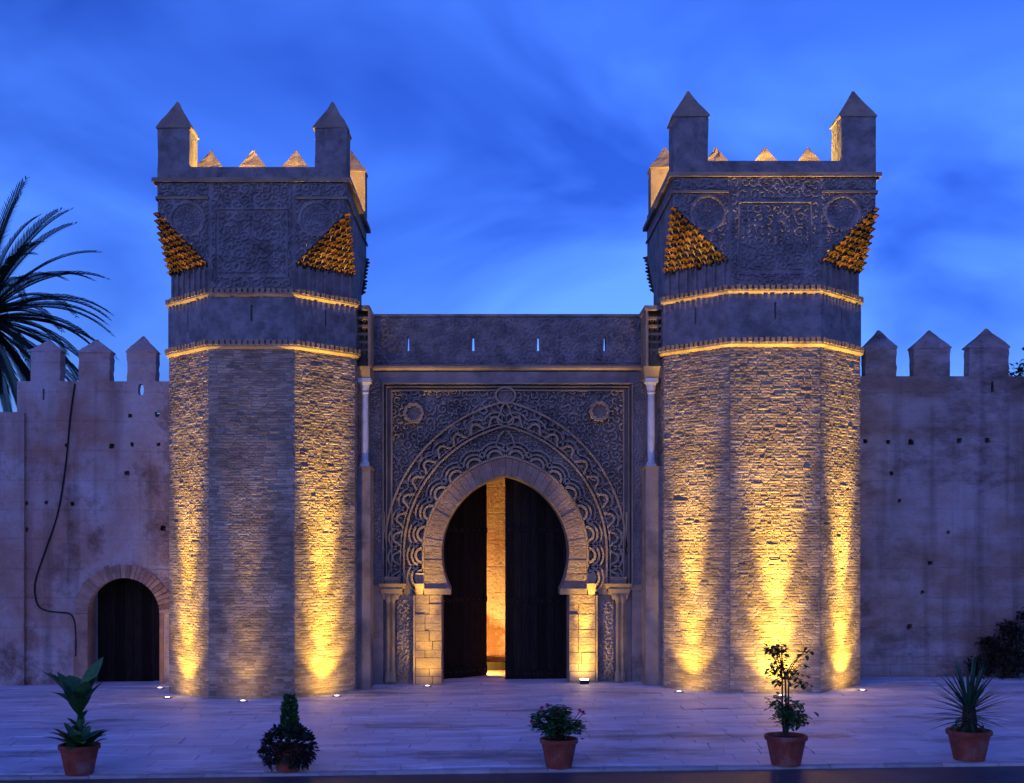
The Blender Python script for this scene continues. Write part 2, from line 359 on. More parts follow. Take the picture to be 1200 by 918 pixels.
def cap(b, x, y, w, d, z0, z1):
    j = lambda q=.016: rnd.uniform(-q, q)
    h = z1 - z0 - .06; secs = []
    for s, z in ((1, z0), (1.07, z0 + .02), (1.06, z0 + .06), (.80, z0 + .06 + h * .25), (.53, z0 + .06 + h * .5), (.28, z0 + .06 + h * .75), (.05, z1)):
        ring_ = []
        for ax, ay, bx, by in ((-1, -1, 1, -1), (1, -1, 1, 1), (1, 1, -1, 1), (-1, 1, -1, -1)):
            for k in range(3):
                ring_.append((x + s * w / 2 * (ax + (bx - ax) * k / 3) + j(), y + s * d / 2 * (ay + (by - ay) * k / 3) + j(), z + j(.01)))
        secs.append(ring_)
    b.loft(secs)

def tower(cx, W, Wo, half, pz, label, backs, back_peak, seed, piers):
    """pz: photo rows of courses -> heights on the front plane"""
    r = random.Random(seed)
    cy = 31.42 + Wo / 2; g = G(cx)
    Z = {k: CH + (VY - p) / F * 31.45 - g for k, p in pz.items()}
    t = thing('gate_tower', (cx, cy, g), label, 'tower', 'towers of the gate')
    core = MB(); core.loft([octo(Wo - .06, half - .012, -.5), octo(Wo - .06, half - .012, Z['c2'])]); core.build('shaft', M['mortar'], t)
    # rough masonry courses
    o = octo(Wo - .06, half - .012, 0); stones = []
    z = -.05
    while z < Z['c2'] - .10:
        h = r.uniform(.048, .085)
        for i in (6, 7, 0, 1, 2, 3):
            p, q = Vector(o[i]), Vector(o[(i + 1) % 8]); e = q - p; ln = e.length; tt = e.normalized()
            ang = math.atan2(tt.y, tt.x); s = -r.uniform(0, .2)
            while s < ln - .02:
                wd = r.uniform(.12, .36) if r.random() < .9 else r.uniform(.36, .55)
                a, b_ = max(s, 0), min(s + wd, ln)
                if b_ - a > .05 and r.random() > .01:
                    c = p + tt * ((a + b_) / 2)
                    dep = r.uniform(.004, .011) * (1 if r.random() < .95 else 1.6)
                    stones.append((i, c.x, c.y, z + h / 2 + r.uniform(-.008, .008), ang, b_ - a - .012, dep, h * r.uniform(.82, .96), r.randrange(14)))
                s += wd
        z += h
    stones.sort(key=lambda q: -(q[5] * q[7]) * (1 if q[0] in (7, 0, 1) else .3))
    for q in stones[:290]:
        put(stone_var[q[8]][3], 'stone', t, (q[1], q[2], q[3]), q[4], (q[5], q[6], q[7]))
    mb = MB()
    for q in stones[290:]:
        ca, sa = math.cos(q[4]), math.sin(q[4]); V_ = stone_var[q[8]]
        mb.col = r.random()
        mb.add([(q[1] + x * q[5] * ca - y * q[6] * sa, q[2] + x * q[5] * sa + y * q[6] * ca, q[3] + zz * q[7]) for x, y, zz in V_[0]], V_[1])
    tag(mb.build('small_masonry', M['masonry'], t, fix=False), kind='stuff')
    # courses and the smooth band with arrow slits
    for key, wz in (('c2', .10), ('c1', .08)):
        z0 = Z[key] - .04
        b = MB(); b.loft([octo(Wo + .02, half, z0 - .06), octo(Wo + .11, half + .02, z0), octo(Wo + .12, half + .022, z0 + wz * .6), octo(Wo + .02, half, z0 + wz)])
        sc_ = b.build('string_course', M['dressed'], t)
        b = MB(); dentils(b, Wo, half, z0 + wz * .5, z0 + wz + .07, .09); tag(b.build('dentils', M['dressed'], sc_), kind='stuff')
    b = MB(); b.loft([octo(Wo - .16, half - .03, Z['c2']), octo(Wo - .16, half - .03, Z['c1'])]); b.build('upper_shaft', M['mortar'], t)
    oo = octo(Wo - .02, half, 0)
    for i in range(8):
        p, q = Vector(oo[i]), Vector(oo[(i + 1) % 8]); e = q - p; ln = e.length
        b = MB(); zz0, zz1 = Z['c2'] + .07, Z['c1'] - .08; zm = (zz0 + zz1) / 2
        hole = [] if i not in (7, 0, 1, 2, 6) else [[(-.03, zm - .05), (.03, zm - .05), (.025, zm + .38), (-.025, zm + .38)]]
        b.slab([(-ln / 2, zz0), (ln / 2, zz0), (ln / 2, zz1), (-ln / 2, zz1)], hole, 0, .065)
        ob = b.build('facing_panel', M['block'], t, (p + q) / 2); ob.rotation_euler = (0, 0, math.atan2(e.y, e.x))
    # square head: octagon opening into a square over the corners
    zb, zt = Z['mq0'], Z['mq1']
    zf = Z['tc'] - .45
    b = MB(); b.loft([octo(W - .02, half - .01, Z['c1']), octo(W - .02, half - .01, zb), octo(W - .02, W / 2 - .05, zt), octo(W - .02, W / 2 - .05, zf)])
    b.build('head', M['block'], t)
    # parapet walls
    a = W / 2 - .01; zp = Z['par']
    for nm, x0, x1, y0, y1 in (('f', -a, a, -a, -a + .38), ('b', -a, a, a - .38, a), ('l', -a, -a + .38, -a + .38, a - .38), ('r', a - .38, a, -a + .38, a - .38)):
        MB().box(x0, x1, y0, y1, zf, zp).build('parapet', M['block'], t)
    tc_ = Z['tc']; e = .12
    for x0, x1, y0, y1 in ((-a - e, a + e, -a - e, -a + .02), (-a - e, a + e, a - .02, a + e), (-a - e, -a + .02, -a + .02, a - .02), (a - .02, a + e, -a + .02, a - .02)):
        MB().box(x0, x1, y0, y1, tc_ - .06, tc_ + .05).build('cornice', M['dressed'], t)
    # short lower fillets at the corners
    for sx in (-1, 1):
        x0, x1 = sorted((sx * a, sx * (half + .02)))
        MB().box(x0 - .03 * (sx < 0), x1 + .03 * (sx > 0), -a - .09, -a + .01, Z['f2'] - .035, Z['f2'] + .03).build('fillet', M['dressed'], t)
        x0 = sx * (a + .02)
        MB().box(min(x0, x0 + sx * .03), max(x0, x0 + sx * .03), -a + .02, a - .02, Z['f2'] - .035, Z['f2'] + .03).build('fillet', M['dressed'], t)
    # carved relief on the front of the head
    def relief(X, Zc):
        H = arabesque(X, Zc, .25, .045, seed, 1.9)
        fr = (np.abs(X) < .98) & (Zc > Z['c1'] + .42) & (Zc < Z['f2'] - .25)
        edge = np.minimum(np.abs(np.abs(X) - .98), np.minimum(np.abs(Zc - Z['c1'] - .42), np.abs(Zc - Z['f2'] + .25)))
        H = np.where(fr & (edge < .05), .05, H); H = np.where(fr & (edge >= .05) & (edge < .11), 0, H)
        H = np.where(np.abs(np.abs(X) - half + .02) < .05, .0, H)
        for sx in (-1, 1):
            mx, mz = sx * (half + .56), Z['f2'] - .55
            d = np.hypot(X - mx, Zc - mz)
            H = np.where(np.abs(d - .44) < .04, .05, H); H = np.where(np.abs(d - .36) < .03, 0, H)
            H = np.where(d < .33, arabesque(X, Zc, .17, .03, seed + 2), H)
        H = np.where((np.abs(X) < .03) & (Zc > Z['f2'] - 1.0) & (Zc < Z['f2'] - .5), -.03, H)
        return H
    def rmask(X, Zc):
        lim = half + (W / 2 - half) * np.clip((Zc - zb) / (zt - zb), 0, 1) - .03
        return (np.abs(X) < lim) & (Zc > Z['c1'] + .05) & (Zc < tc_ - .07) & (np.abs(Zc - Z['f2']) > .03 * (np.abs(X) > half))
    heightfield('carved_relief', M['block'], t, -W / 2, W / 2, Z['c1'], tc_, .026, -W / 2 - .012, relief, rmask)
    # muqarnas under the four corners
    tiers = 10
    for sx, sy in ((-1, -1), (1, -1), (1, 1), (-1, 1)):
        n = Vector((sx, sy, 0)).normalized(); u = Vector((0, 0, 1)).cross(n)
        base = MB()
        A, B = Vector((sx * half, sy * W / 2, 0)), Vector((sx * W / 2, sy * half, 0))
        mid = (A + B) / 2; lnAB = (A - B).length
        for k in range(7):                       # dark flutes under the niches
            c = mid + u * ((k - 3) / 7 * lnAB)
            base.add([c + u * s * .035 + n * d_ + Vector((0, 0, zz)) for zz in (Z['c1'] + .06, zb + .03) for d_ in (-.03, .05) for s in (-1, 1)],
                     [(0, 2, 3, 1), (4, 5, 7, 6), (0, 1, 5, 4), (2, 6, 7, 3), (0, 4, 6, 2), (1, 3, 7, 5)])
        mq = base.build('muqarnas', M['block'], t)
        for k in range(tiers):
            t0, t1 = k / tiers, (k + 1) / tiers; cnt = max(1, tiers - k)
            h0 = half + (W / 2 - half) * t0; h1 = half + (W / 2 - half) * t1
            Lk = (Vector((h0, W / 2)) - Vector((W / 2, h0))).length
            dk_ = (Vector(((h0 + W / 2) / 2,) * 2).length, Vector(((h1 + W / 2) / 2,) * 2).length)
            d = dk_[1] - dk_[0] + .05; hh = (zt - zb) / tiers; wdt = Lk / cnt
            for jx in range(cnt):
                cb = MB(); cb.col = r.random(); secs = []
                for s in (0, .3, .6, .85, 1.0, 1.25):
                    ss = min(s, 1); nn = d * ss ** 1.5 + .015; hw = wdt / 2 * (.22 + .76 * math.sqrt(ss)); zq = hh * s
                    c = n * -.04
                    hw *= .9; sk = .008 * r.uniform(-1, 1); row = [u * -hw + n * -.2, u * -hw + n * nn * .75, u * (-hw * .62 + sk) + n * nn * 1.1, u * sk + n * (nn * .2 - .03 if s < 1.1 else nn), u * (hw * .62 + sk) + n * nn * 1.1, u * hw + n * nn * .75, u * hw + n * -.2]
                    secs.append([p + Vector((0, 0, zq)) for p in row])
                cb.loft(secs)
                pos = n * dk_[0] + u * ((jx + .5) / cnt - .5) * Lk + Vector((0, 0, zb + (zt - zb) * t0 - .02))
                cb.build('niche_cell', M['muq'], mq, pos + n * r.uniform(-.03, .025) + Vector((0, 0, r.uniform(-.015, .015))))
    # corner piers in front, merlons along the back
    for sx, pw in zip((-1, 1), piers):
        x = sx * (a - pw / 2 + .004)
        m = MB().eroded(x - pw / 2, x + pw / 2, -a - .012, -a - .012 + pw, zf, Z['ms']).build('merlon', M['block'], t)
        b = MB(); cap(b, x, -a + pw / 2, pw, pw, Z['ms'], Z['pk']); b.build('cap', M['dressed'], m)
    zpk = back_peak - g
    for bx in backs:
        x = bx - cx; pw = .92
        m = MB().box(x - pw / 2, x + pw / 2, a - .6, a + .004, zp, zpk - .72).build('merlon', M['dressed'], t)
        b = MB(); cap(b, x, a - .3, pw, .6, zpk - .72, zpk); b.build('cap', M['dressed'], m)
    return t, Z, cx, cy, zf + g

left = tower(-6.27, 5.0, 5.16, 1.13, dict(c2=405, c1=344, mq0=312, mq1=250, f2=232, tc=211, par=195, ms=150, pk=112),
             'pinnacled gate tower beside the palm and the little arched doorway', [-8.45, -7.15, -5.87, -4.22], 15.92, 11, (.86, .86))
right = tower(7.46, 5.34, 5.46, 1.2, dict(c2=402, c1=340, mq0=308, mq1=244, f2=225, tc=205, par=188, ms=137, pk=99),
              'pinnacled gate tower rising behind the slender leggy potted shrub', [5.30, 6.85, 8.35, 9.66], 16.12, 23, (.93, .93))

# lamps standing on the tower roofs
for (tw, dx, dy, lab, pw) in ((left, -.88, .6, 'small roof lamp inside the parapet of the palm side tower', 1100),
                              (right, 1.3, .6, 'small roof lamp inside the parapet of the leggy shrub side tower', 1400)):
    _, Zt, cx, cy, zr = tw
    t = thing('roof_lamp', (cx + dx, cy + dy, zr), lab, 'lamp')
    MB().box(-.12, .12, -.1, .1, 0, .05).build('base', M['iron'], t)
    MB().lathe([(.09, .05), (.1, .12), (.1, .2)], 14).build('housing', M['iron'], t)
    MB().lathe([(.085, .2), (.08, .215), (.03, .23), (.003, .232)], 14).build('lens', M['lens'], t)
    ld = bpy.data.lights.new('roof_lamp', 'POINT'); ld.energy = pw; ld.color = (1, .62, .08); ld.shadow_soft_size = .08
    lo = bpy.data.objects.new('bulb', ld); link(lo, t); lo.location = (0, 0, .34)

# ------------------------------------------------------------------ gate between the towers
GY = 34.3
gate = thing('gate_portal', (.42, GY, 0), 'carved horseshoe arch gate wall with a half open wooden door', 'gate')
GO = Vector((.42, GY, 0))
def gp(px, py): p = at(px, py, GY); return (p.x - GO.x, p.z)
gs = GY / F                                       # metres per photo pixel on the gate plane
CXG, CYG = 592.3, 648.0
def ring(a, b, n=20, side=-1, low=None):
    """half of a pointed arch in photo pixels, from springing (or below it) to apex"""
    Rr = (a * a + b * b) / (2 * a); c0 = (CXG + side * (a - Rr), CYG)
    end = math.acos((Rr - a) / Rr); st = 0 if low is None else -math.asin((low - CYG) / Rr)
    return [(c0[0] + side * Rr * math.cos(st + (end - st) * i / n), CYG - Rr * math.sin(st + (end - st) * i / n)) for i in range(n + 1)]
lowl = ring(74.5, 91, 26, -1, 690); lowr = ring(74.5, 91, 26, 1, 690)
xl, xr = 517.8, 666.8
opening = [(xl, 812), (xl, 697), (lowl[0][0], 697)] + lowl + lowr[::-1][1:] + [(lowr[0][0], 697), (xr, 697), (xr, 812)]
hole = [gp(*p) for p in opening]
XL, XR = gp(432, 0)[0], gp(757.5, 0)[0]
z430 = gp(0, 432)[1]; z370 = gp(0, 371)[1]
m = MB(); outer = [(XL - .5, -.4), (hole[0][0], -.4)] + hole + [(hole[-1][0], -.4), (XR + .5, -.4), (XR + .5, z430), (XL - .5, z430)]
outer = [outer[0]] + hole + outer[-3:]; outer = [(XL - .5, hole[0][1])] + hole + [(XR + .5, hole[0][1]), (XR + .5, z430), (XL - .5, z430)]
m.slab(outer, [], .2, 1.1); m.build('gate_wall', M['carved'], gate)
# parapet with four slits
sl_ = []
for px in (478, 554.5, 631, 709):
    wz = .036
    a, b_ = gp(px, 411), gp(px, 394); sl_.append([(a[0] - wz, a[1]), (a[0] + wz, a[1]), (b_[0] + wz * .6, b_[1]), (b_[0] - wz * .6, b_[1])])
m = MB(); m.slab([(XL - .4, z430 + .1), (XR + .4, z430 + .1), (XR + .4, z370), (XL - .4, z370)], sl_, .06, .42); m.build('parapet', M['block'], gate)
def slit_mask(X, Z):
    ok = np.ones(X.shape, bool)
    for px in (478, 554.5, 631, 709): ok &= ~((np.abs(X - gp(px, 0)[0]) < .09) & (Z > gp(0, 413)[1]) & (Z < gp(0, 392)[1]))
    return ok
heightfield('carved_band', M['block'], gate, XL + .1, XR - .1, z430 + .16, z370 - .03, .026, .055, lambda X, Z: arabesque(X, Z, .21, .04, 31.0, 1.5), slit_mask)
MB().box(XL - .3, XR + .3, .0, .50, z370, z370 + .07).build('coping', M['block'], gate)
b = MB(); b.loft([[(x, .3, z430 - .09), (x, .0, z430 - .06), (x, -.07, z430 + .0), (x, -.08, z430 + .05), (x, -.02, z430 + .1), (x, .3, z430 + .1)] for x in (XL - .3, XR + .3)])
b.build('string_course', M['dressed'], gate)
# frame round the carved field
zf0, zf1 = gp(0, 697)[1], z430 - .09
x449, x741 = gp(449, 0)[0], gp(741, 0)[0]; x459, x731 = gp(459, 0)[0], gp(731, 0)[0]
z450, z456 = gp(0, 449)[1], gp(0, 457)[1]
MB().box(XL - .3, x449, .02, .2, -.4, zf1).build('frame', M['carved'], gate)
MB().box(x741, XR + .3, .02, .2, -.4, zf1).build('frame', M['carved'], gate)
MB().box(x449, x741, .02, .2, z450, zf1).build('frame', M['carved'], gate)
for xx0, xx1 in ((XL + .05, x449 - .06), (x741 + .06, XR - .05)):
    heightfield('carved_border', M['carved'], gate, xx0, xx1, zf0 + .1, z450 + .1, .022, .016, lambda X, Z: arabesque(X, Z, .14, .03, 4.0, 1.5))
mo = [([(449, 690), (449, 449.5), (741, 449.5), (741, 690)], .05, -.03), ([(453, 690), (453, 453.5), (737, 453.5), (737, 690)], .035, .01),
      ([(459, 690), (459, 457.5), (731, 457.5), (731, 690)], .045, .03), ([(432.5, 803), (432.5, 436)], .05, -.04), ([(757, 803), (757, 436)], .05, -.04)]
for pts, wd, y0 in mo:
    MB().bar([gp(*p) for p in pts], wd, y0, .21).build('moulding', M['dressed'], gate)
for a_, b_ in ((432, 452), (738, 757)):
    (x0, z1), (x1, z0) = gp(a_, 686), gp(b_, 692); MB().box(x0, x1, -.035, .21, z0, z1).build('moulding', M['dressed'], gate)
# carved field (spandrels): scrolls, coarser between the arch rings
def in_ring(X, Z, a, b):
    Rr = (a * a + b * b) / (2 * a); px = (X + GO.x) / gs + VX; py = VY - (Z - CH) / gs
    dx = np.abs(px - CXG); up = np.hypot(dx - (a - Rr), np.minimum(py - CYG, 0)) < Rr
    return np.where(py < CYG, up, dx < a)
def field(X, Z):
    fine = arabesque(X, Z, .25, .10, 2.0, 2.0); mid = arabesque(X, Z, .34, .13, 5.0, 1.7)
    i3, i4 = in_ring(X, Z, 120, 150), in_ring(X, Z, 142, 178)
    H = np.where(i4 & ~i3, mid, fine); H = np.where(i3, arabesque(X, Z, .2, .08, 9.0, 1.8), H)
    H = H * np.where(hashn(np.floor(X * 3), np.floor(Z * 3), 2) > .93, .45, 1)
    return H
heightfield('carved_field', M['carved'], gate, x459, x731, zf0, z456, .0175, .198, field, lambda X, Z: ~in_ring(X, Z, 92, 109))
# arch rings
for side in (-1, 1):
    pass
def full(a, b, n=34, low=None): l = ring(a, b, n, -1, low); r_ = ring(a, b, n, 1, low); return l + r_[::-1][1:]
def ringbar(nm, a, b, wd, y0, y1, drop=690):
    pts = full(a, b); pts = [(pts[0][0], drop)] + pts + [(pts[-1][0], drop)]
    return MB().bar([gp(*p) for p in pts], wd, y0, y1).build(nm, M['dressed'], gate)
ringbar('arch_moulding', 96.5, 113.5, .06, -.03, .21)
ringbar('arch_moulding', 119, 148.5, .05, -.01, .21); ringbar('arch_moulding', 123, 153, .035, .01, .21)
ringbar('arch_moulding', 142, 177.5, .055, .0, .13, 600)
# voussoirs
def wedge(q, y0, y1, nm, col):
    c = Vector((sum(p[0] for p in q) / 4, sum(p[1] for p in q) / 4))
    pts = [gp(p[0] * .98 + c.x * .02, p[1] * .98 + c.y * .02) for p in q]
    b = MB(); b.col = .35 + .3 * col
    ctr = Vector((sum(p[0] for p in pts) / 4, sum(p[1] for p in pts) / 4))
    b.loft([[(p[0], y1, p[1]) for p in pts], [(p[0], y0 + .02, p[1]) for p in pts], [(p[0] * .97 + ctr.x * .03, y0, p[1] * .97 + ctr.y * .03) for p in pts]])
    return b.build(nm, M['arch'], gate)
for side in (-1, 1):
    I, O = ring(74.5, 91, 18, side), ring(95.5, 112, 18, side)
    for k in range(18):
        wedge([I[k], I[k + 1], O[k + 1], O[k]], .03 + rnd.uniform(-.006, .006), .3, 'voussoir', rnd.random())
    ys = [690, 682, 673, 665, 656.5, 648]; Rr = (74.5 ** 2 + 91 ** 2) / (2 * 74.5)
    def ix(y): return CXG + side * ((74.5 - Rr) + math.sqrt(Rr ** 2 - (y - CYG) ** 2))
    for k in range(5):
        y0, y1 = ys[k], ys[k + 1]
        wedge([(ix(y0), y0), (ix(y1), y1), (CXG + side * 95.5, y1), (CXG + side * 95.5, y0)], .03 + rnd.uniform(-.006, .006), .3, 'voussoir', rnd.random())
    # impost
    x_in, x_out = CXG + side * 64, CXG + side * 95.5
    (xa, z1), (xb, z0) = gp(x_in, 690), gp(x_out, 697); xa, xb = sorted((xa, xb))
    MB().box(xa, xb, -.005, .6, z0, z1).build('impost', M['dressed'], gate)
    c = gp(CXG + side * 67, 692); MB().tube([(c[0], -.03, c[1]), (c[0], .5, c[1])], .075, 10).build('impost_scroll', M['dressed'], gate)
    # jamb blocks
    yj = 697.5
    while yj < 803:
        hj = rnd.choice((9, 10.5, 12, 13)); y2 = min(yj + hj, 806)
        if 806 - y2 < 4: y2 = 806
        split = rnd.choice((None, 498, 503, 507)); xs = [486.5] + ([split] if split else []) + [517.8]
        for k in range(len(xs) - 1):
            a_, b_ = xs[k], xs[k + 1]
            if side > 0: a_, b_ = 2 * CXG - b_, 2 * CXG - a_
            wedge([(a_, y2), (b_, y2), (b_, yj), (a_, yj)], .0 + rnd.uniform(-.012, .01), .3, 'jamb_block', rnd.random())
        yj = y2
    # interlaced scalloped arches
    P2 = ring(96.5, 113.5, 200, side)
    P2 = [(P2[0][0], y_) for y_ in range(690, 648, -1)] + P2
    seg = [0]
    for k in range(1, len(P2)): seg.append(seg[-1] + math.hypot(P2[k][0] - P2[k - 1][0], P2[k][1] - P2[k - 1][1]))
    def along(P, seg, s):
        k = max(1, min(len(P) - 1, int(np.searchsorted(seg, s)))); tx, ty = P[k][0] - P[k - 1][0], P[k][1] - P[k - 1][1]; ll = math.hypot(tx, ty) or 1
        return P[k], (tx / ll, ty / ll)
    nl = 8
    for k in range(nl):
        (x, y), (tx, ty) = along(P2, seg, seg[-1] * (k + .5) / nl); nx_, ny_ = (ty * -side, -tx * -side)
        if (x + nx_ - CXG) ** 2 + (y + ny_ - CYG) ** 2 < (x - CXG) ** 2 + (y - CYG) ** 2: nx_, ny_ = -nx_, -ny_
        for rr, wd, y0 in ((8.6, .07, -.03), (13.4, .06, .0), (18.6, .05, .03)):
            pts = [gp(x + rr * (math.cos(f) * tx + math.sin(f) * nx_), y + rr * (math.cos(f) * ty + math.sin(f) * ny_)) for f in np.linspace(0, PI, 15)]
            MB().bar(pts, wd, y0, .21).build('scalloped_arch', M['dressed'], gate)
        pts = [gp(x + 6 * (math.cos(f) * tx + math.sin(f) * nx_), y + 6 * (math.cos(f) * ty + math.sin(f) * ny_)) for f in np.linspace(0, PI, 11)]
        MB().slab(pts, [], .14, .205).build('scallop_ground', M['carved'], gate)
    # trefoils outside the second ring
    P3 = ring(123, 153, 200, side); P3 = [(P3[0][0], y_) for y_ in range(688, 648, -1)] + P3
    seg3 = [0]
    for k in range(1, len(P3)): seg3.append(seg3[-1] + math.hypot(P3[k][0] - P3[k - 1][0], P3[k][1] - P3[k - 1][1]))
    for k in range(11):
        (x, y), (tx, ty) = along(P3, seg3, seg3[-1] * (k + .45) / 11); nx_, ny_ = -ty, tx
        if (x + nx_ - CXG) ** 2 + (y + ny_ - CYG) ** 2 < (x - CXG) ** 2 + (y - CYG) ** 2: nx_, ny_ = -nx_, -ny_
        pts = []
        for f in np.linspace(-.1, PI + .1, 25):
            rr = 9.2 * (.72 + .28 * abs(math.cos(1.5 * (f - PI / 2)))); pts.append(gp(x + rr * (math.cos(f) * tx + math.sin(f) * nx_), y + rr * (math.cos(f) * ty + math.sin(f) * ny_)))
        tf = MB().bar(pts, .06, -.02, .21).build('trefoil', M['dressed'], gate)
        MB().slab(pts, [], .165, .205).build('trefoil_ground', M['mortar'], tf)
        pts = [gp(x + 14.5 * (math.cos(f) * tx + math.sin(f) * nx_), y + 14.5 * (math.cos(f) * ty + math.sin(f) * ny_)) for f in np.linspace(.25, PI - .25, 15)]
        MB().bar(pts, .05, .02, .21).build('interlaced_arc', M['dressed'], gate)
    # rosette
    cxr, cyr = (484.5, 484) if side < 0 else (702.5, 482)
    pts = [gp(cxr + 10.5 * (.86 + .14 * abs(math.cos(5 * f))) * math.cos(f), cyr + 10.5 * (.86 + .14 * abs(math.cos(5 * f))) * math.sin(f)) for f in np.linspace(0, 2 * PI, 60, endpoint=False)]
    ro = MB().bar(pts, .085, -.02, .21, True).build('rosette', M['dressed'], gate)
    pts = [gp(cxr + 8 * math.cos(f), cyr + 8 * math.sin(f)) for f in np.linspace(0, 2 * PI, 24, endpoint=False)]
    MB().slab(pts, [], .09, .205).build('rosette_disc', M['mortar'], ro)
    # lower side: carved panel, pair of colonnettes, corbel over them
    def mx(v): return v if side < 0 else 2 * CXG - v
    (xa, z1), (xb, z0) = gp(mx(465), 704), gp(mx(484), 797); xa, xb = sorted((xa, xb))
    heightfield('carved_panel', M['carved'], gate, xa, xb, z0, z1, .018, .17, lambda X, Z: arabesque(X, Z, .17, .045, 12.0, 1.5))
    MB().bar([gp(mx(485.3), 803), gp(mx(485.3), 698)], .05, -.03, .21).build('moulding', M['dressed'], gate)
    for xc in (454.5, 460.5):
        x0, zb_ = gp(mx(xc), 787); zt_ = gp(0, 706)[1]
        co = MB().lathe([(.05, zb_), (.05, zt_)], 12, (x0, .03, 0)).build('colonnette', M['dressed'], gate, smooth=False)
        MB().lathe([(.05, zt_ - .02), (.085, zt_ + .1), (.09, zt_ + .17), (.07, zt_ + .18)], 12, (x0, .03, 0)).build('capital', M['dressed'], co)
        MB().lathe([(.09, zb_ - .3), (.09, zb_ - .1), (.06, zb_ + .02), (.04, zb_ + .03)], 12, (x0, .03, 0)).build('base', M['dressed'], co)
    for k, (a_, b_, y0p, y1p, pr) in enumerate(((448, 468, 697, 703, .04), (446, 472, 690, 697, .10), (444, 476, 684, 690, .17), (450, 470, 676, 684, .11), (486, 497, 684, 697, .08), (487.5, 497, 672, 684, .04))):
        (xa, z1), (xb, z0) = gp(mx(a_), y0p), gp(mx(b_), y1p); xa, xb = sorted((xa, xb))
        b = MB(); b.loft([[(xa + .04, .2, z0), (xb - .04, .2, z0), (xb - .04, .03 - pr * .5, z0), (xa + .04, .03 - pr * .5, z0)],
                          [(xa, .2, z1), (xb, .2, z1), (xb, .0 - pr, z1), (xa, .0 - pr, z1)]]); b.build('corbel', M['dressed'], gate)
    (xa, z1), (xb, z0) = gp(mx(473), 668), gp(mx(483), 697); xa, xb = sorted((xa, xb))
    MB().box(xa, xb, .1, .2, z0, z1).build('repair_patch', M['mortar'], gate)
    # pier beside the tower with the marble column and the tall corbel
    px = 427.5 if side < 0 else 763
    Yp = 33.55 - GY; p0 = at(px, 547, 33.55); xc = p0.x - GO.x; zc0 = p0.z
    inner = xc - side * .17; outer_ = xc + side * .5
    xa, xb = sorted((inner, outer_))
    MB().box(xa, xb, Yp - .17, .1, -.4, zc0 - .06).build('pier', M['carved'], gate)
    MB().box(xa - .02, xb + .02, Yp - .20, .1, zc0 - .06, zc0).build('pier_ledge', M['dressed'], gate)
    zc1 = at(px, 444, 33.55).z
    co = MB().lathe([(.098, zc0 + .14), (.105, zc0 + .9), (.095, zc1 - .42)], 16, (xc, Yp, 0)).build('column', M['marble'], gate)
    b = MB(); b.box(xc - .13, xc + .13, Yp - .13, Yp + .13, zc0, zc0 + .06); b.lathe([(.13, zc0 + .06), (.135, zc0 + .09), (.10, zc0 + .15)], 16, (xc, Yp, 0)); b.build('base', M['marble'], co)
    b = MB(); b.lathe([(.095, zc1 - .44), (.12, zc1 - .40), (.105, zc1 - .36), (.14, zc1 - .18), (.17, zc1 - .12)], 16, (xc, Yp, 0)); b.box(xc - .18, xc + .18, Yp - .18, Yp + .18, zc1 - .12, zc1)
    b.build('capital', M['marble'], co)
    zt_ = at(px, 361, 33.5).z
    MB().box(xa - .02, xb, Yp + .0, .12, zc1 + .002, zt_ - .12).build('corbel_back', M['mortar'], gate)
    hh = (zt_ - .25 - zc1 - .35) / 5
    b = MB(); b.loft([[(xa - .02, Yp + .1, zc1), (xb, Yp + .1, zc1), (xb, Yp - .16, zc1), (xa - .02, Yp - .16, zc1)], [(xa - .08, Yp + .1, zc1 + .3), (xb, Yp + .1, zc1 + .3), (xb, Yp - .34, zc1 + .3), (xa - .08, Yp - .34, zc1 + .3)]])
    b.build('corbel_foot', M['dressed'], gate)
    for k in range(5):
        z0 = zc1 + .62 + k * hh * .78; pr = .06 + .055 * k
        ct = MB().box(xa, xb, Yp - pr, Yp + .05, z0 + hh * .5, z0 + hh * .76).build('corbel_tier', M['dressed'], gate)
        for jx in range(3):
            x_ = xc - .14 + jx * .14
            cb = MB(); cb.loft([[(x_ - q, Yp + .02, z0 + zz), (x_ + q, Yp + .02, z0 + zz), (x_ + q, Yp - pr * f - .01, z0 + zz), (x_, Yp - pr * f * .6, z0 + zz), (x_ - q, Yp - pr * f - .01, z0 + zz)] for q, f, zz in ((.012, .1, 0), (.04, .6, hh * .25), (.058, 1, hh * .5))])
            cb.build('niche_cell', M['dressed'], ct)
    MB().box(xa - .06, xb, Yp - .42, .12, zt_ - .12, zt_).build('corbel_top', M['block'], gate)
    x_e = xa - .03 if side < 0 else xa - .03
    for x_ in ((xb - .01) if side < 0 else (xa + .01),):
        MB().box(x_ - .035, x_ + .035, Yp - .36, Yp + .1, zc1 + .3, zt_ - .12).build('corbel_cheek', M['dressed'], gate)
# roundel at the crown
pts = [gp(592.3 + 11.5 * math.cos(f), 463.5 + 9.5 * math.sin(f)) for f in np.linspace(0, 2 * PI, 30, endpoint=False)]
ro = MB().bar(pts, .06, -.02, .21, True).build('crown_roundel', M['dressed'], gate)
pts = [gp(592.3 + 9 * math.cos(f), 463.5 + 7.5 * math.sin(f)) for f in np.linspace(0, 2 * PI, 24, endpoint=False)]
MB().slab(pts, [], .1, .205).build('roundel_disc', M['mortar'], ro)
for s in (-1, 1):
    MB().bar([gp(592.3 + s * x_, y_) for x_, y_ in ((1, 473), (4, 477), (6, 485), (10, 491), (8, 497), (2, 499))], .05, -.01, .21).build('crown_scroll', M['dressed'], gate)
    MB().bar([gp(592.3 + s * x_, y_) for x_, y_ in ((2, 505), (8, 512), (11, 521), (6, 529), (1, 522))], .05, -.01, .21).build('crown_scroll', M['dressed'], gate)
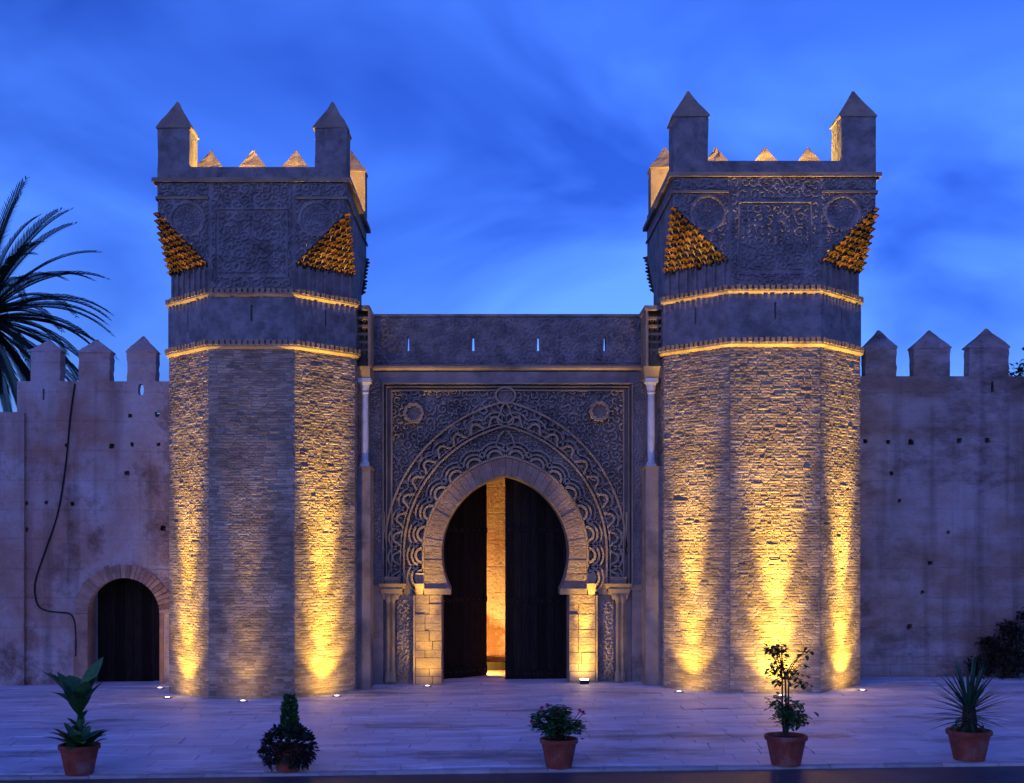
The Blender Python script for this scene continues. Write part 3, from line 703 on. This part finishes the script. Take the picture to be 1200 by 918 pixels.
# door leaves
def leaf(hinge, width, ang, nm_label):
    e = bpy.data.objects.new('door_leaf', None); link(e, gate); e.location = (hinge[0], hinge[1], 0); e.rotation_euler = (0, 0, ang)
    e['label'] = nm_label
    n = 8; hd = gp(0, 552)[1] + .1
    for k in range(n):
        b = MB(); b.col = rnd.random(); w_ = width / n
        b.box(k * w_ + .006, (k + 1) * w_ - .006, -.04 - rnd.uniform(0, .006), .03, .03, hd); b.build('plank', M['wood'], e)
    MB().box(.008, width - .008, .031, .05, .03, hd).build('backing_board', M['wood'], e)
    for zz, hh in ((.12, .22), (2.3, .16), (4.4, .16)):
        MB().box(.01, width - .01, -.075, -.047, zz, zz + hh).build('rail', M['wood'], e)
    st = MB().lathe([(.03, 0), (.03, .012), (.018, .026), (.002, .03)], 8).mesh('stud', M['iron'])
    for zz in (.23, 2.38, 4.48):
        for k in range(n):
            o = put(st, 'stud', e, ((k + .5) * width / n, -.0745, zz)); o.rotation_euler = (PI / 2, 0, 0)
    return e
hxl, hxr = hole[0][0] - .12, hole[-1][0] + .12
wl = (hxr - hxl) / 2
leaf((hxl, 1.17), wl, R(45), 'wooden leaf standing ajar')
e = leaf((hxr - wl, 1.17), wl, 0, 'closed wooden leaf')
# passage behind the gate
pw_ = 2.6
MB().box(-pw_ - .3, -pw_, 1.12, 5.3, -.4, 7.6).build('passage_wall', M['dressed'], gate)
MB().box(pw_, pw_ + .3, 1.12, 5.3, -.4, 7.6).build('passage_wall', M['dressed'], gate)
MB().box(-pw_, pw_, 5.0, 5.3, -.4, 7.6).build('passage_wall', M['earth_l'], gate)
MB().box(-pw_ - .3, pw_ + .3, 1.12, 5.3, 7.6, 7.9).build('passage_ceiling', M['dressed'], gate)
MB().box(-pw_, pw_, 3.95, 4.2, -.2, .30).build('passage_step', M['wood'], gate)
MB().box(-pw_, pw_, 1.2, 5.0, -.3, .03).build('passage_floor', M['joint'], gate)
# wall rising between the tower and the ground beyond (closes the gate at the back of the parapet)
t = thing('passage_lamp', (-.75, GY + 2.9, .03), 'glowing lamp on the passage floor behind the half open gate leaf', 'lamp')
MB().lathe([(.1, 0), (.1, .06), (.07, .07)], 14).build('housing', M['iron'], t)
MB().lathe([(.065, .07), (.05, .085), (.003, .09)], 14).build('lens', M['lens'], t)
ld = bpy.data.lights.new('passage_lamp', 'POINT'); ld.energy = 620; ld.color = (1, .50, .09); ld.shadow_soft_size = .1
lo = bpy.data.objects.new('bulb', ld); link(lo, t); lo.location = (0, 0, .14)

# ------------------------------------------------------------------ fortress walls
WY = 35.1
def sq(px, py, h=.06):
    p = at(px, py, WY); h *= rnd.uniform(.8, 1.25); j = lambda: rnd.uniform(.7, 1.25) * h
    return [(p.x - j(), p.z - j()), (p.x + j() * .3, p.z - j()), (p.x + j(), p.z - j()), (p.x + j(), p.z + j()), (p.x - j() * .2, p.z + j()), (p.x - j(), p.z + j())]
def merlon(parent, px0, px1, sill, sh, pk, mat, thick=.42, nm='merlon'):
    a, b_ = at(px0, sh, WY), at(px1, sh, WY); zs = at(0, sill, WY).z; zp = at(0, pk, WY).z
    jx = .02; w_ = b_.x - a.x; cxm = (a.x + b_.x) / 2
    m = MB().eroded(a.x + jx, b_.x - jx, WY + .0, WY + thick, zs - .03, a.z, .018); m = m.build('merlon', mat, parent)
    b = MB(); cap(b, cxm, WY + thick / 2, w_ - .06, thick, a.z, zp); b.build('cap', mat, m)
# left wall
lw = thing('fortress_wall', (0, 0, 0), 'rose plastered fortress wall with the arched doorway and hanging cable', 'wall')
xs = lambda p, y=0: at(p, y, WY).x
zz = lambda p: at(0, p, WY).z
r0 = 42.0; dc = (145, 719.5)
arch = [(103, 812)] + [(dc[0] - r0 * math.cos(f), dc[1] - r0 * math.sin(f)) for f in np.linspace(0, PI, 25)] + [(187, 812)]
holes_px = [(153, 487), (184, 486), (78, 522), (131, 523), (155, 521), (186, 521), (149, 555), (54, 589), (85, 591), (31, 590), (31, 621), (191, 619)]
archp = [(xs(p[0]), zz(p[1])) for p in arch]
outer = [(-34, zz(812)), archp[0]] + archp[1:-1] + [archp[-1], (-5.5, zz(812)), (-5.5, zz(447)), (xs(20), zz(447)), (xs(20), zz(483)), (-34, zz(483))]
hl = [sq(*p) for p in holes_px] + [[(xs(165) - .07, zz(463)), (xs(165) + .07, zz(463)), (xs(165) + .09, zz(456)), (xs(165) + .06, zz(450)), (xs(165) - .06, zz(450)), (xs(165) - .09, zz(456))],
      [(xs(51) - .03, zz(469)), (xs(51) + .03, zz(469)), (xs(51) + .03, zz(456)), (xs(51) - .03, zz(456))]]
MB().slab(outer, hl, WY, WY + .25).build('wall', M['earth_l'], lw)
core = [(-34, zz(812)), (xs(100), zz(812)), (xs(100), zz(670)), (xs(190), zz(670)), (xs(190), zz(812)), (-5.5, zz(812)), (-5.5, zz(484)), (-34, zz(484))]
MB().slab(core, [], WY + .25, WY + 1.5).build('wall_core', M['earth_l'], lw)
MB().box(-34, xs(30), WY - .12, WY - .001, -.6, zz(484.5)).build('buttress', M['earth_l'], lw)
for p in ((35, 72, 447, 412, 398), (91, 130, 447, 414, 397), (147.5, 183.5, 447, 413.5, 393)): merlon(lw, *p, M['earth_l'])
vb = []
for k in range(27):
    f0, f1 = PI * k / 27 + .012, PI * (k + 1) / 27 - .012; ro_ = 58 + rnd.uniform(-1.5, 1.5)
    q = [(dc[0] - rr * math.cos(f), dc[1] - rr * math.sin(f)) for rr, f in ((r0, f0), (r0, f1), (ro_, f1), (ro_, f0))]
    b = MB(); b.col = rnd.random(); pr = rnd.uniform(.02, .035)
    b.loft([[(xs(p[0]), WY + .1, zz(p[1])) for p in q], [(xs(p[0]), WY - pr, zz(p[1])) for p in q]]); b.build('arch_brick', M['brick'], lw)
for x0, x1 in ((86.5, 102.8), (187.2, 192)):
    MB().box(xs(x0), xs(x1), WY - .03, WY + .1, -.4, zz(720)).build('door_jamb', M['brick'], lw)
d = bpy.data.objects.new('door', None); link(d, lw)
for k in range(8):
    b = MB(); b.col = rnd.random(); w_ = (xs(188) - xs(102)) / 8; x0 = xs(102) + k * w_
    b.box(x0 + .005, x0 + w_ - .005, WY + .95, WY + 1.03 + rnd.uniform(0, .008), -.1, zz(674)); b.build('plank', M['wood'], d)
# right wall
rw = thing('fortress_wall', (0, 0, 0), 'brown rammed earth fortress wall speckled with square putlog holes above the dark leafy mass', 'wall')
holes_px = [(1014, 517), (1041, 518), (1068, 518), (1125, 517), (1157, 516), (1045, 555), (1054, 587), (1111, 624), (1090, 660), (1081, 694), (1066, 734), (1065, 768)]
hl = [sq(p[0], p[1], .065) for p in holes_px] + [[(xs(1163) - .05, zz(460)), (xs(1163) + .05, zz(460)), (xs(1163) + .03, zz(447)), (xs(1163) - .03, zz(447))]]
MB().slab([(9.5, -.5), (36, -.5), (36, zz(441)), (9.5, zz(441))], hl, WY, WY + .5).build('wall', M['earth_r'], rw)
MB().box(9.5, 36, WY + .5, WY + 1.5, -.5, zz(445)).build('wall_core', M['earth_r'], rw)
for p in ((1013, 1052, 441, 409, 386), (1069.5, 1115, 441, 409, 386), (1134.5, 1184, 441, 408.5, 384), (1206, 1256, 441, 408, 384)): merlon(rw, *p, M['earth_r'])
r = random.Random(5)
for row in range(2):
    x = 9.9; z0 = G(11) + .02 + row * .34
    while x < 17:
        wd = r.uniform(.5, 1.0); b = MB(); b.col = r.random(); pr = r.uniform(.012, .03)
        b.loft([[(x + .01, WY + .02, z0), (x + wd - .01, WY + .02, z0), (x + wd - .01, WY + .02, z0 + .32), (x + .01, WY + .02, z0 + .32)],
                [(x + .02, WY - pr, z0 + .01), (x + wd - .02, WY - pr, z0 + .01), (x + wd - .02, WY - pr, z0 + .31), (x + .02, WY - pr, z0 + .31)]])
        b.build('plinth_stone', M['earth_r'], rw); x += wd
# cable
pts = [(86, 449), (84, 462), (80, 492), (75, 545), (66, 600), (52, 643), (41, 675), (38.5, 692), (42, 709), (52, 716), (66, 718), (79, 719.5), (85, 727), (87, 745), (87, 770)]
P = [at(p[0], p[1], WY - .16 if p[0] > 30 else WY - .16) for p in pts]
fine = []
for i in range(len(P) - 1):
    p0, p1, p2, p3 = P[max(i - 1, 0)], P[i], P[i + 1], P[min(i + 2, len(P) - 1)]
    for k in range(6):
        t_ = k / 6; fine.append(.5 * ((2 * p1) + (p2 - p0) * t_ + (2 * p0 - 5 * p1 + 4 * p2 - p3) * t_ ** 2 + (3 * p1 - p0 - 3 * p2 + p3) * t_ ** 3))
fine.append(P[-1])
fine = [Vector((p.x, WY - .028 if p.x > xs(31) else WY - .15, p.z)) for p in fine]
tag(MB().tube(fine, .024, 6).build('hanging_cable', M['cable'], smooth=True), 'black cable drooping in a long curve down the rose wall', 'cable')

# ------------------------------------------------------------------ lamps in the paving
def tower_lamp(tw, Wo, half, face, dist, label, power, cone=22, shift=0, spill=.05):
    _, _, cx, cy, _ = tw; k = (Wo / 2 + half) / 2
    n = {'l': Vector((-.7071, -.7071)), 'm': Vector((0, -1)), 'r': Vector((.7071, -.7071))}[face]
    base = Vector((0, -Wo / 2)) if face == 'm' else Vector((k * (1 if face == 'r' else -1), -k))
    u = Vector((-n.y, n.x)); p = base + n * dist + u * shift
    uplight(cx + p.x, cy + p.y, label, -n, dist, power, cone, spill)
tower_lamp(left, 5.16, 1.13, 'l', .60, 'uplight under the palm side tower on its face turned to the arched doorway', 6000, 20, 0, .0035)
tower_lamp(left, 5.16, 1.13, 'm', .60, 'uplight under the middle face of the palm side tower', 900, 19, -.1, .008)
tower_lamp(left, 5.16, 1.13, 'r', .60, 'uplight under the palm side tower on its face turned to the gate', 8400, 20, -.1, .0035)
tower_lamp(right, 5.46, 1.2, 'l', .60, 'uplight under the leggy shrub side tower on its face turned to the gate', 6400, 20, -.1, .0035)
tower_lamp(right, 5.46, 1.2, 'm', .60, 'uplight behind the leggy potted shrub under the tower middle face', 8600, 24, 0, .0035)
tower_lamp(right, 5.46, 1.2, 'r', .60, 'uplight under the leggy shrub side tower next to the brown wall', 9000, 20, 0, .0035)
uplight(-9.35, 33.9, 'uplight in the paving between the arched doorway and the palm side tower', (.6, .8), .9, 110, 60, .1, 3)
uplight(-1.78, 33.72, 'uplight at the foot of the gate jamb beside the half open leaf', (0, 1), .55, 1500, 28, .006, 6)
# the flood lamp standing at the right jamb
p = at(685, 806, F * CH / (805.5 - VY))
t = thing('flood_lamp', (p.x, p.y, G(p.x)), 'bright little flood lamp standing at the jamb beside the closed leaf', 'lamp')
MB().box(-.12, .12, -.08, .08, 0, .04).build('base', M['iron'], t)
MB().box(-.13, .13, -.06, .06, .04, .13).build('housing', M['iron'], t)
MB().box(-.11, .11, -.04, .045, .13, .15).build('lens', M['lamp_glow'], t)
ld = bpy.data.lights.new('flood_lamp', 'SPOT'); ld.energy = 420; ld.color = WARM; ld.spot_size = R(60); ld.spot_blend = .9; ld.shadow_soft_size = .06
for nm, pw, cn, aim in (('beam', 1700, 26, (.05, .55, 6)), ('halo', 200, 60, (.05, .55, 2.6)), ('flare', 36, 110, (.05, .55, 1.2)), ('spill', 20, 165, (0, .8, 1.2))):
    ld = bpy.data.lights.new('flood_' + nm, 'SPOT'); ld.energy = pw; ld.color = WARM; ld.spot_size = R(cn); ld.spot_blend = 1.0; ld.shadow_soft_size = .05
    lo = bpy.data.objects.new(nm, ld); link(lo, t); lo.location = (0, 0, .22); lo.rotation_euler = Vector(aim).to_track_quat('-Z', 'Y').to_euler()

# ------------------------------------------------------------------ potted plants
def potted(px, py, rim_px, h_px, label):
    Y = F * CH / (py - VY)
    for _ in range(6):
        X = (px - VX) / F * Y; Y = F * (CH - G(X)) / (py - VY)
    s = Y / F; rr = rim_px * s / 2; hh = h_px * s
    t = thing('potted_plant', (X, Y, G(X) + .004), label, 'potted plant', 'plant pots along the kerb')
    pot = MB().lathe([(rr * .66, 0), (rr * .68, .03), (rr * .90, hh * .82), (rr * .9, hh * .9), (rr * .82, hh * .9), (rr * .8, hh * .86)], 28).build('pot', M['terracotta'], t, smooth=False)
    MB().lathe([(rr * .9, hh * .84), (rr * .99, hh * .85), (rr, hh * .9), (rr, hh * .98), (rr * .97, hh), (rr * .88, hh), (rr * .85, hh * .95), (rr * .85, hh * .87)], 28, caps=False).build('rim', M['terracotta'], pot)
    MB().lathe([(rr * .86, hh * .82), (rr * .86, hh * .88), (rr * .4, hh * .92), (.01, hh * .93)], 20).build('soil', M['soil'], t)
    return t, rr, hh, s
def leafmesh(b, p, d, up, ln, wd, droop=.2, segs=5, prof=None):
    """a leaf blade bending under its weight; p base, d direction, up roughly normal"""
    d = Vector(d).normalized(); side = d.cross(Vector(up))
    if side.length < 1e-3: side = d.cross(Vector((1, 0, 0)))
    side.normalize(); nrm = side.cross(d); L_ = []; c = Vector(p)
    for i in range(segs + 1):
        s = i / segs; w_ = wd * (prof(s) if prof else math.sin(PI * min(1, .08 + s * .92)) ** .7 * (1 if s < 1 else .02))
        L_.append((c - side * w_ / 2 + nrm * w_ * .12, c, c + side * w_ / 2 + nrm * w_ * .12))
        d = (d + Vector((0, 0, -droop / segs))).normalized(); c = c + d * (ln / segs)
    vs = [q for r_ in L_ for q in r_]; fs = []
    for i in range(segs): fs += [(3 * i, 3 * i + 1, 3 * i + 4, 3 * i + 3), (3 * i + 1, 3 * i + 2, 3 * i + 5, 3 * i + 4)]
    b.add(vs, fs)
def blob_leaves(b, n, pts_fn, size, r, up_bias=.4):
    for _ in range(n):
        p, nn = pts_fn(r); b.col = r.random()
        d = (Vector(nn) + Vector((r.uniform(-1, 1), r.uniform(-1, 1), r.uniform(-.6, .9))) * .8).normalized()
        leafmesh(b, p, d, (r.uniform(-1, 1), r.uniform(-1, 1), 1), size * r.uniform(.7, 1.3), size * r.uniform(.5, .75), .4, 2)

# 1: broad-leaved plant
t, rr, hh, s = potted(93, 906.5, 48, 34, 'terracotta pot holding a tall plant with broad paddle leaves')
r = random.Random(31); top = 105 * s
MB().tube([(0, 0, hh * .8), (.01, 0, hh + .35), (0, .02, hh + .62)], [.06, .055, .035], 8).build('stem', M['leaf'], t)
for k in range(13):                       # upper crown: erect broad paddles
    a = k * 2.4 + r.random(); b = MB(); b.col = r.random(); z0 = hh + .5 + .2 * r.random()
    el = r.uniform(1.0, 2.6)
    leafmesh(b, (.03 * math.cos(a), .03 * math.sin(a), z0), (math.cos(a), math.sin(a), el), (-math.cos(a), -math.sin(a), .6), r.uniform(.62, .95), r.uniform(.26, .38), .65, 8,
             lambda q: (.10 + .95 * math.sin(PI * min(1, q) ** 1.1) ** .8) if q < .99 else .05); b.build('leaf', M['leaf'], t, fix=False)
for k in range(5):
    a = k * 1.3 + .4; b = MB(); b.col = r.random(); z0 = hh + .15 + .25 * r.random()
    leafmesh(b, (0, 0, z0), (math.cos(a), math.sin(a), 1.4), (-math.cos(a), -math.sin(a), .6), r.uniform(.25, .38), r.uniform(.12, .16), .5, 5); b.build('leaf', M['leaf'], t, fix=False)
for k in range(26):
    a = k * 2.4; b = MB(); b.col = r.random(); rad = r.uniform(.02, .2)
    leafmesh(b, (rad * math.cos(a), rad * math.sin(a), hh * .92), (math.cos(a), math.sin(a), r.uniform(.5, 2)), (-math.cos(a), -math.sin(a), .6), r.uniform(.34, .6), r.uniform(.16, .26), .8, 6); b.build('leaf', M['leaf'], t, fix=False)
# 2: purple cushion round a little cypress
t, rr, hh, s = potted(338, 903.5, 40, 30, 'squat pot smothered by a dark trailing cushion with an upright green cone')
r = random.Random(32)
def ball(r):
    a, e = r.uniform(0, 2 * PI), math.asin(r.uniform(-.75, 1)); q = r.uniform(.72, 1.03)
    n = Vector((math.cos(a) * math.cos(e), math.sin(a) * math.cos(e), math.sin(e)))
    if n.z < -.45 and (n.y < -.3 and abs(n.x + .15) < .28): n.z = abs(n.z) * .3
    return (n.x * .47 * q, n.y * .45 * q, hh * .88 + n.z * .40 * q), n
b = MB(); blob_leaves(b, 1700, ball, .085, r); tag(b.build('cushion', M['leaf_dark'], t, fix=False), kind='stuff')
def cone(r):
    z = r.random() ** 1.2; a = r.uniform(0, 2 * PI); q = (.115 * (1 - z) ** .35 + .03) * r.uniform(.75, 1.05); n = Vector((math.cos(a), math.sin(a), 1.6))
    return (q * math.cos(a) + .02, q * math.sin(a), hh + .12 + z * .74), n
b = MB(); blob_leaves(b, 1100, cone, .075, r); tag(b.build('conifer', M['leaf'], t, fix=False), kind='stuff')
MB().tube([(.02, 0, hh * .8), (.02, 0, hh + .8)], [.03, .008], 6).build('stem', M['bark'], t)
# 3: geranium
t, rr, hh, s = potted(655, 899.5, 45, 34, 'terracotta pot of bushy geranium with a few pink flower heads')
r = random.Random(33); b = MB(); st = MB(); tips = []
for k in range(48):
    a = r.uniform(0, 2 * PI); rad = r.uniform(.05, .46); p1 = Vector((rad * math.cos(a), rad * math.sin(a) * .9, hh + .16 + r.uniform(0, .40) * (1.1 - rad)))
    st.tube([(rad * .2 * math.cos(a), rad * .2 * math.sin(a), hh * .85), p1 * .5 + Vector((0, 0, hh * .5)), p1], .008, 5); tips.append(p1)
    for _ in range(24):
        c = p1 + Vector((r.gauss(0, .055), r.gauss(0, .055), r.gauss(-.02, .05))); b.col = r.random()
        aa = r.uniform(0, 2 * PI); leafmesh(b, c, (math.cos(aa), math.sin(aa), r.uniform(-.1, .7)), (0, 0, 1), r.uniform(.06, .1), r.uniform(.07, .11), .5, 3)
st.build('stems', M['bark'], t); tag(b.build('foliage', M['leaf'], t, fix=False), kind='stuff')
for fx, fz in ((-.48, .30), (-.3, .55), (-.02, .49), (.08, .52), (.42, .47), (.36, .5), (-.2, .57)):
    b = MB()
    for _ in range(22):
        a = r.uniform(0, 2 * PI); e = r.uniform(-.3, 1.5); n = Vector((math.cos(a) * math.cos(e), math.sin(a) * math.cos(e), math.sin(e)))
        leafmesh(b, n * .012, n, (0, .3, 1), .05, .045, .2, 2)
    fy = r.uniform(-.2, .1); fo = b.build('flower_head', M['petal'], t, (fx, fy, hh + fz - .02), fix=False)
    MB().tube([(0, 0, 0), (-fx * .5, -fy * .5, -fz * .5), (-fx * .75, -fy * .75, -fz)], .006, 5).build('flower_stalk', M['leaf'], fo)
# 4: leggy shrub
t, rr, hh, s = potted(921, 896.5, 50, 35, 'terracotta pot with a tall leggy shrub, bare stems between two leaf clusters')
r = random.Random(34); st = MB(); b = MB()
def spray(c, n, sx, sz):
    for _ in range(n):
        p = Vector(c) + Vector((r.gauss(0, sx), r.gauss(0, sx), r.gauss(0, sz))); b.col = r.random(); aa = r.uniform(0, 2 * PI)
        leafmesh(b, p, (math.cos(aa), math.sin(aa), r.uniform(-.5, .6)), (0, 0, 1), r.uniform(.09, .15), r.uniform(.055, .085), .5, 3)
for k, (dx, dy) in enumerate(((-.05, .02), (.04, -.02), (.0, .05))):
    base = Vector((dx * .5, dy, hh * .85)); top = Vector((dx * 1.2, dy, hh + .98)); st.tube([base, (base + top) / 2 + Vector((.02 * (k - 1), 0, 0)), top], [.022, .018, .014], 6)
    for j in range(6):
        a = r.uniform(0, 2 * PI); tip = top + Vector((r.uniform(-.42, .34), r.uniform(-.25, .25), r.uniform(-.05, .66)))
        st.tube([top, top.lerp(tip, .5) + Vector((0, 0, .05)), tip], [.012, .009, .005], 5); spray(tip, r.choice((6, 12, 26)), .055, .05); spray(top.lerp(tip, .6), r.choice((1, 3, 7)), .05, .06)
for j in range(17):
    a = r.uniform(0, 2 * PI); z0 = hh + r.uniform(.1, .55); rad = r.uniform(.08, .36) * (1.2 - (z0 - hh)); tip = Vector((rad * math.cos(a), rad * math.sin(a), z0 + .1))
    st.tube([(0, 0, z0 - .12), tip], [.01, .005], 5); spray(tip, r.choice((8, 16, 30)), .06, .07)
st.build('stems', M['bark'], t); tag(b.build('foliage', M['leaf'], t, fix=False), kind='stuff')
# 5: yucca
t, rr, hh, s = potted(1135.5, 890.5, 52, 35, 'terracotta pot with a spiky yucca rosette on a thick trunk')
r = random.Random(35)
MB().tube([(0, 0, hh * .8), (.01, 0, hh + .2), (0, 0, hh + .45)], [.14, .13, .10], 10).build('trunk', M['bark'], t)
for k in range(110):
    a = k * 2.39996; q = k / 110; el = math.tan(R(82 - 100 * q ** .8)) if q < .98 else -.3; b = MB(); b.col = r.random()
    el = max(-.35, min(4.5, el)); z0 = hh + .5 - .38 * q
    leafmesh(b, (.05 * math.cos(a), .05 * math.sin(a), z0), (math.cos(a), math.sin(a), el), (-math.cos(a) * el, -math.sin(a) * el, 1), r.uniform(.72, 1.0) * (1 if q < .85 else .6), .052, .28, 5,
             lambda v: (.75 + .25 * math.sin(PI * v)) * (1 - max(0, v - .55) / .45 * .95)); b.build('leaf', M['yucca'], t, fix=False)
for sx in (-1, 1):
    b = MB(); leafmesh(b, (sx * .24, -.03, hh * .9), (0, 0, 1), (0, 1, 0), .26 if sx < 0 else .16, .05, .1, 4); b.build('sucker', M['yucca'], t, fix=False)

# ------------------------------------------------------------------ palm beyond the wall
PY = 41.0
pc = at(-22, 374, PY)
palm = thing('palm_tree', (pc.x, PY, -.6), 'date palm with drooping feathery fronds behind the rose wall', 'palm tree')
b = MB(); hz = pc.z + .6
b.lathe([(.42 + .03 * (k % 2), hz * k / 40) for k in range(41)], 12); b.build('trunk', M['bark'], palm)
r = random.Random(77)
def frond(a, el, ln, droop):
    b = MB(); d = Vector((math.cos(a) * math.cos(el), math.sin(a) * math.cos(el), math.sin(el))); c = Vector((0, 0, hz)) + d * .2
    n = 26; pts = []; dirs = []
    for i in range(n + 1):
        pts.append(c.copy()); dirs.append(d.copy()); d = (d + Vector((0, 0, -droop / n * (0.4 + 1.2 * i / n)))).normalized(); c = c + d * ln / n
    b.tube(pts, [.035 * (1 - .85 * i / n) for i in range(n + 1)], 5)
    for i in range(2, n + 1):
        for h_ in (0, .5):
            if i == n and h_: continue
            p = pts[i] if not h_ else pts[i].lerp(pts[i - 1], .5); dd = dirs[i]; sd = dd.cross(Vector((0, 0, 1)))
            if sd.length < .05: sd = Vector((math.sin(a), -math.cos(a), 0))
            sd.normalize(); up = sd.cross(dd)
            f = i / n; ll = (.50 * math.sin(PI * min(1, .12 + f * .86)) ** .6 + .1) * r.uniform(.85, 1.1)
            for s_ in (-1, 1):
                e1 = (dd * .95 + sd * s_ * .55 + up * .22).normalized(); w_ = .019
                wv = (dd.cross(e1).cross(e1)).normalized() * w_
                m_ = p + e1 * ll * .55; tp = p + (e1 + Vector((0, 0, -.22))).normalized() * ll
                b.add([p - wv, p + wv, m_ + wv, m_ - wv, tp], [(0, 1, 2, 3), (3, 2, 4)])
    return b.build('frond', M['palm'], palm, fix=False)
for k in range(76):
    q = (k + .5) / 76; el = R(80 - 128 * q); a = k * 2.39996 + r.uniform(-.2, .2)
    frond(a, el, r.uniform(3.9, 5.1) * (1 - .12 * q), r.uniform(.9, 1.35) if q < .75 else .7)
for a, el, ln, dr in ((-.15, .72, 4.3, 1.25), (.1, .5, 4.4, 1.2), (-.1, .30, 4.7, 1.15), (.12, .08, 4.6, .95), (-.25, -.05, 4.3, .95), (.2, -.25, 4.0, .9), (-.3, 1.05, 4.6, .9)):
    frond(a, el, ln, dr)

# ------------------------------------------------------------------ dark leafy mass at the foot of the right wall, tree behind it
r = random.Random(91)
def bush(name, loc, label, cat, blobs, size, n, mat, trunk_h):
    t = thing(name, loc, label, cat); st = MB(); b = MB()
    for (x, y, z, rx, rz_) in blobs:
        if z > .2: st.tube([(x * .1, y * .1, -.05), (x * .5, y * .5, z * .55), (x, y, z)], [.05, .035, .012], 6)
        for _ in range(n):
            a, e = r.uniform(0, 2 * PI), math.asin(r.uniform(-1, 1)); q = r.uniform(.35, 1.08)
            p = (x + rx * q * math.cos(a) * math.cos(e), y + rx * .8 * q * math.sin(a) * math.cos(e), max(.03, z + rz_ * q * math.sin(e))); b.col = r.random()
            leafmesh(b, p, (r.uniform(-1, 1), r.uniform(-1, 1), r.uniform(-.5, .8)), (0, 0, 1), size * r.uniform(.7, 1.3), size * .42, .4, 3)
    st.build('trunk' if trunk_h else 'stems', M['bark'], t); tag(b.build('crown' if trunk_h else 'foliage', mat, t, fix=False), kind='stuff')
    return t
p = at(1178, 800, 34.5)  # clusters of dark leaves on stems fill the dark area at the wall foot
bush('shrub', (p.x, 34.45, G(p.x)), 'dark leafy mass against the foot of the brown wall', 'shrub',
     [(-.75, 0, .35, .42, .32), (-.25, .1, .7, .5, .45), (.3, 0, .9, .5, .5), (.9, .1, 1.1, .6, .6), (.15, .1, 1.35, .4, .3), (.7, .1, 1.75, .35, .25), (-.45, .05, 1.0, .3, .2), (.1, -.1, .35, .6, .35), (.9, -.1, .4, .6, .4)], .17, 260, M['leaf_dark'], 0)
p = at(1203, 440, 44)
bush('garden_tree', (p.x, 44, -.7), 'dark tree top peeping over the brown wall', 'tree',
     [(0, 0, p.z + .7, .8, .55), (.7, .2, p.z + .9, .9, .7), (1.6, 0, p.z + 1.0, 1.0, .8), (.8, .1, p.z + .1, 1.2, .8)], .2, 300, M['palm'], 1)
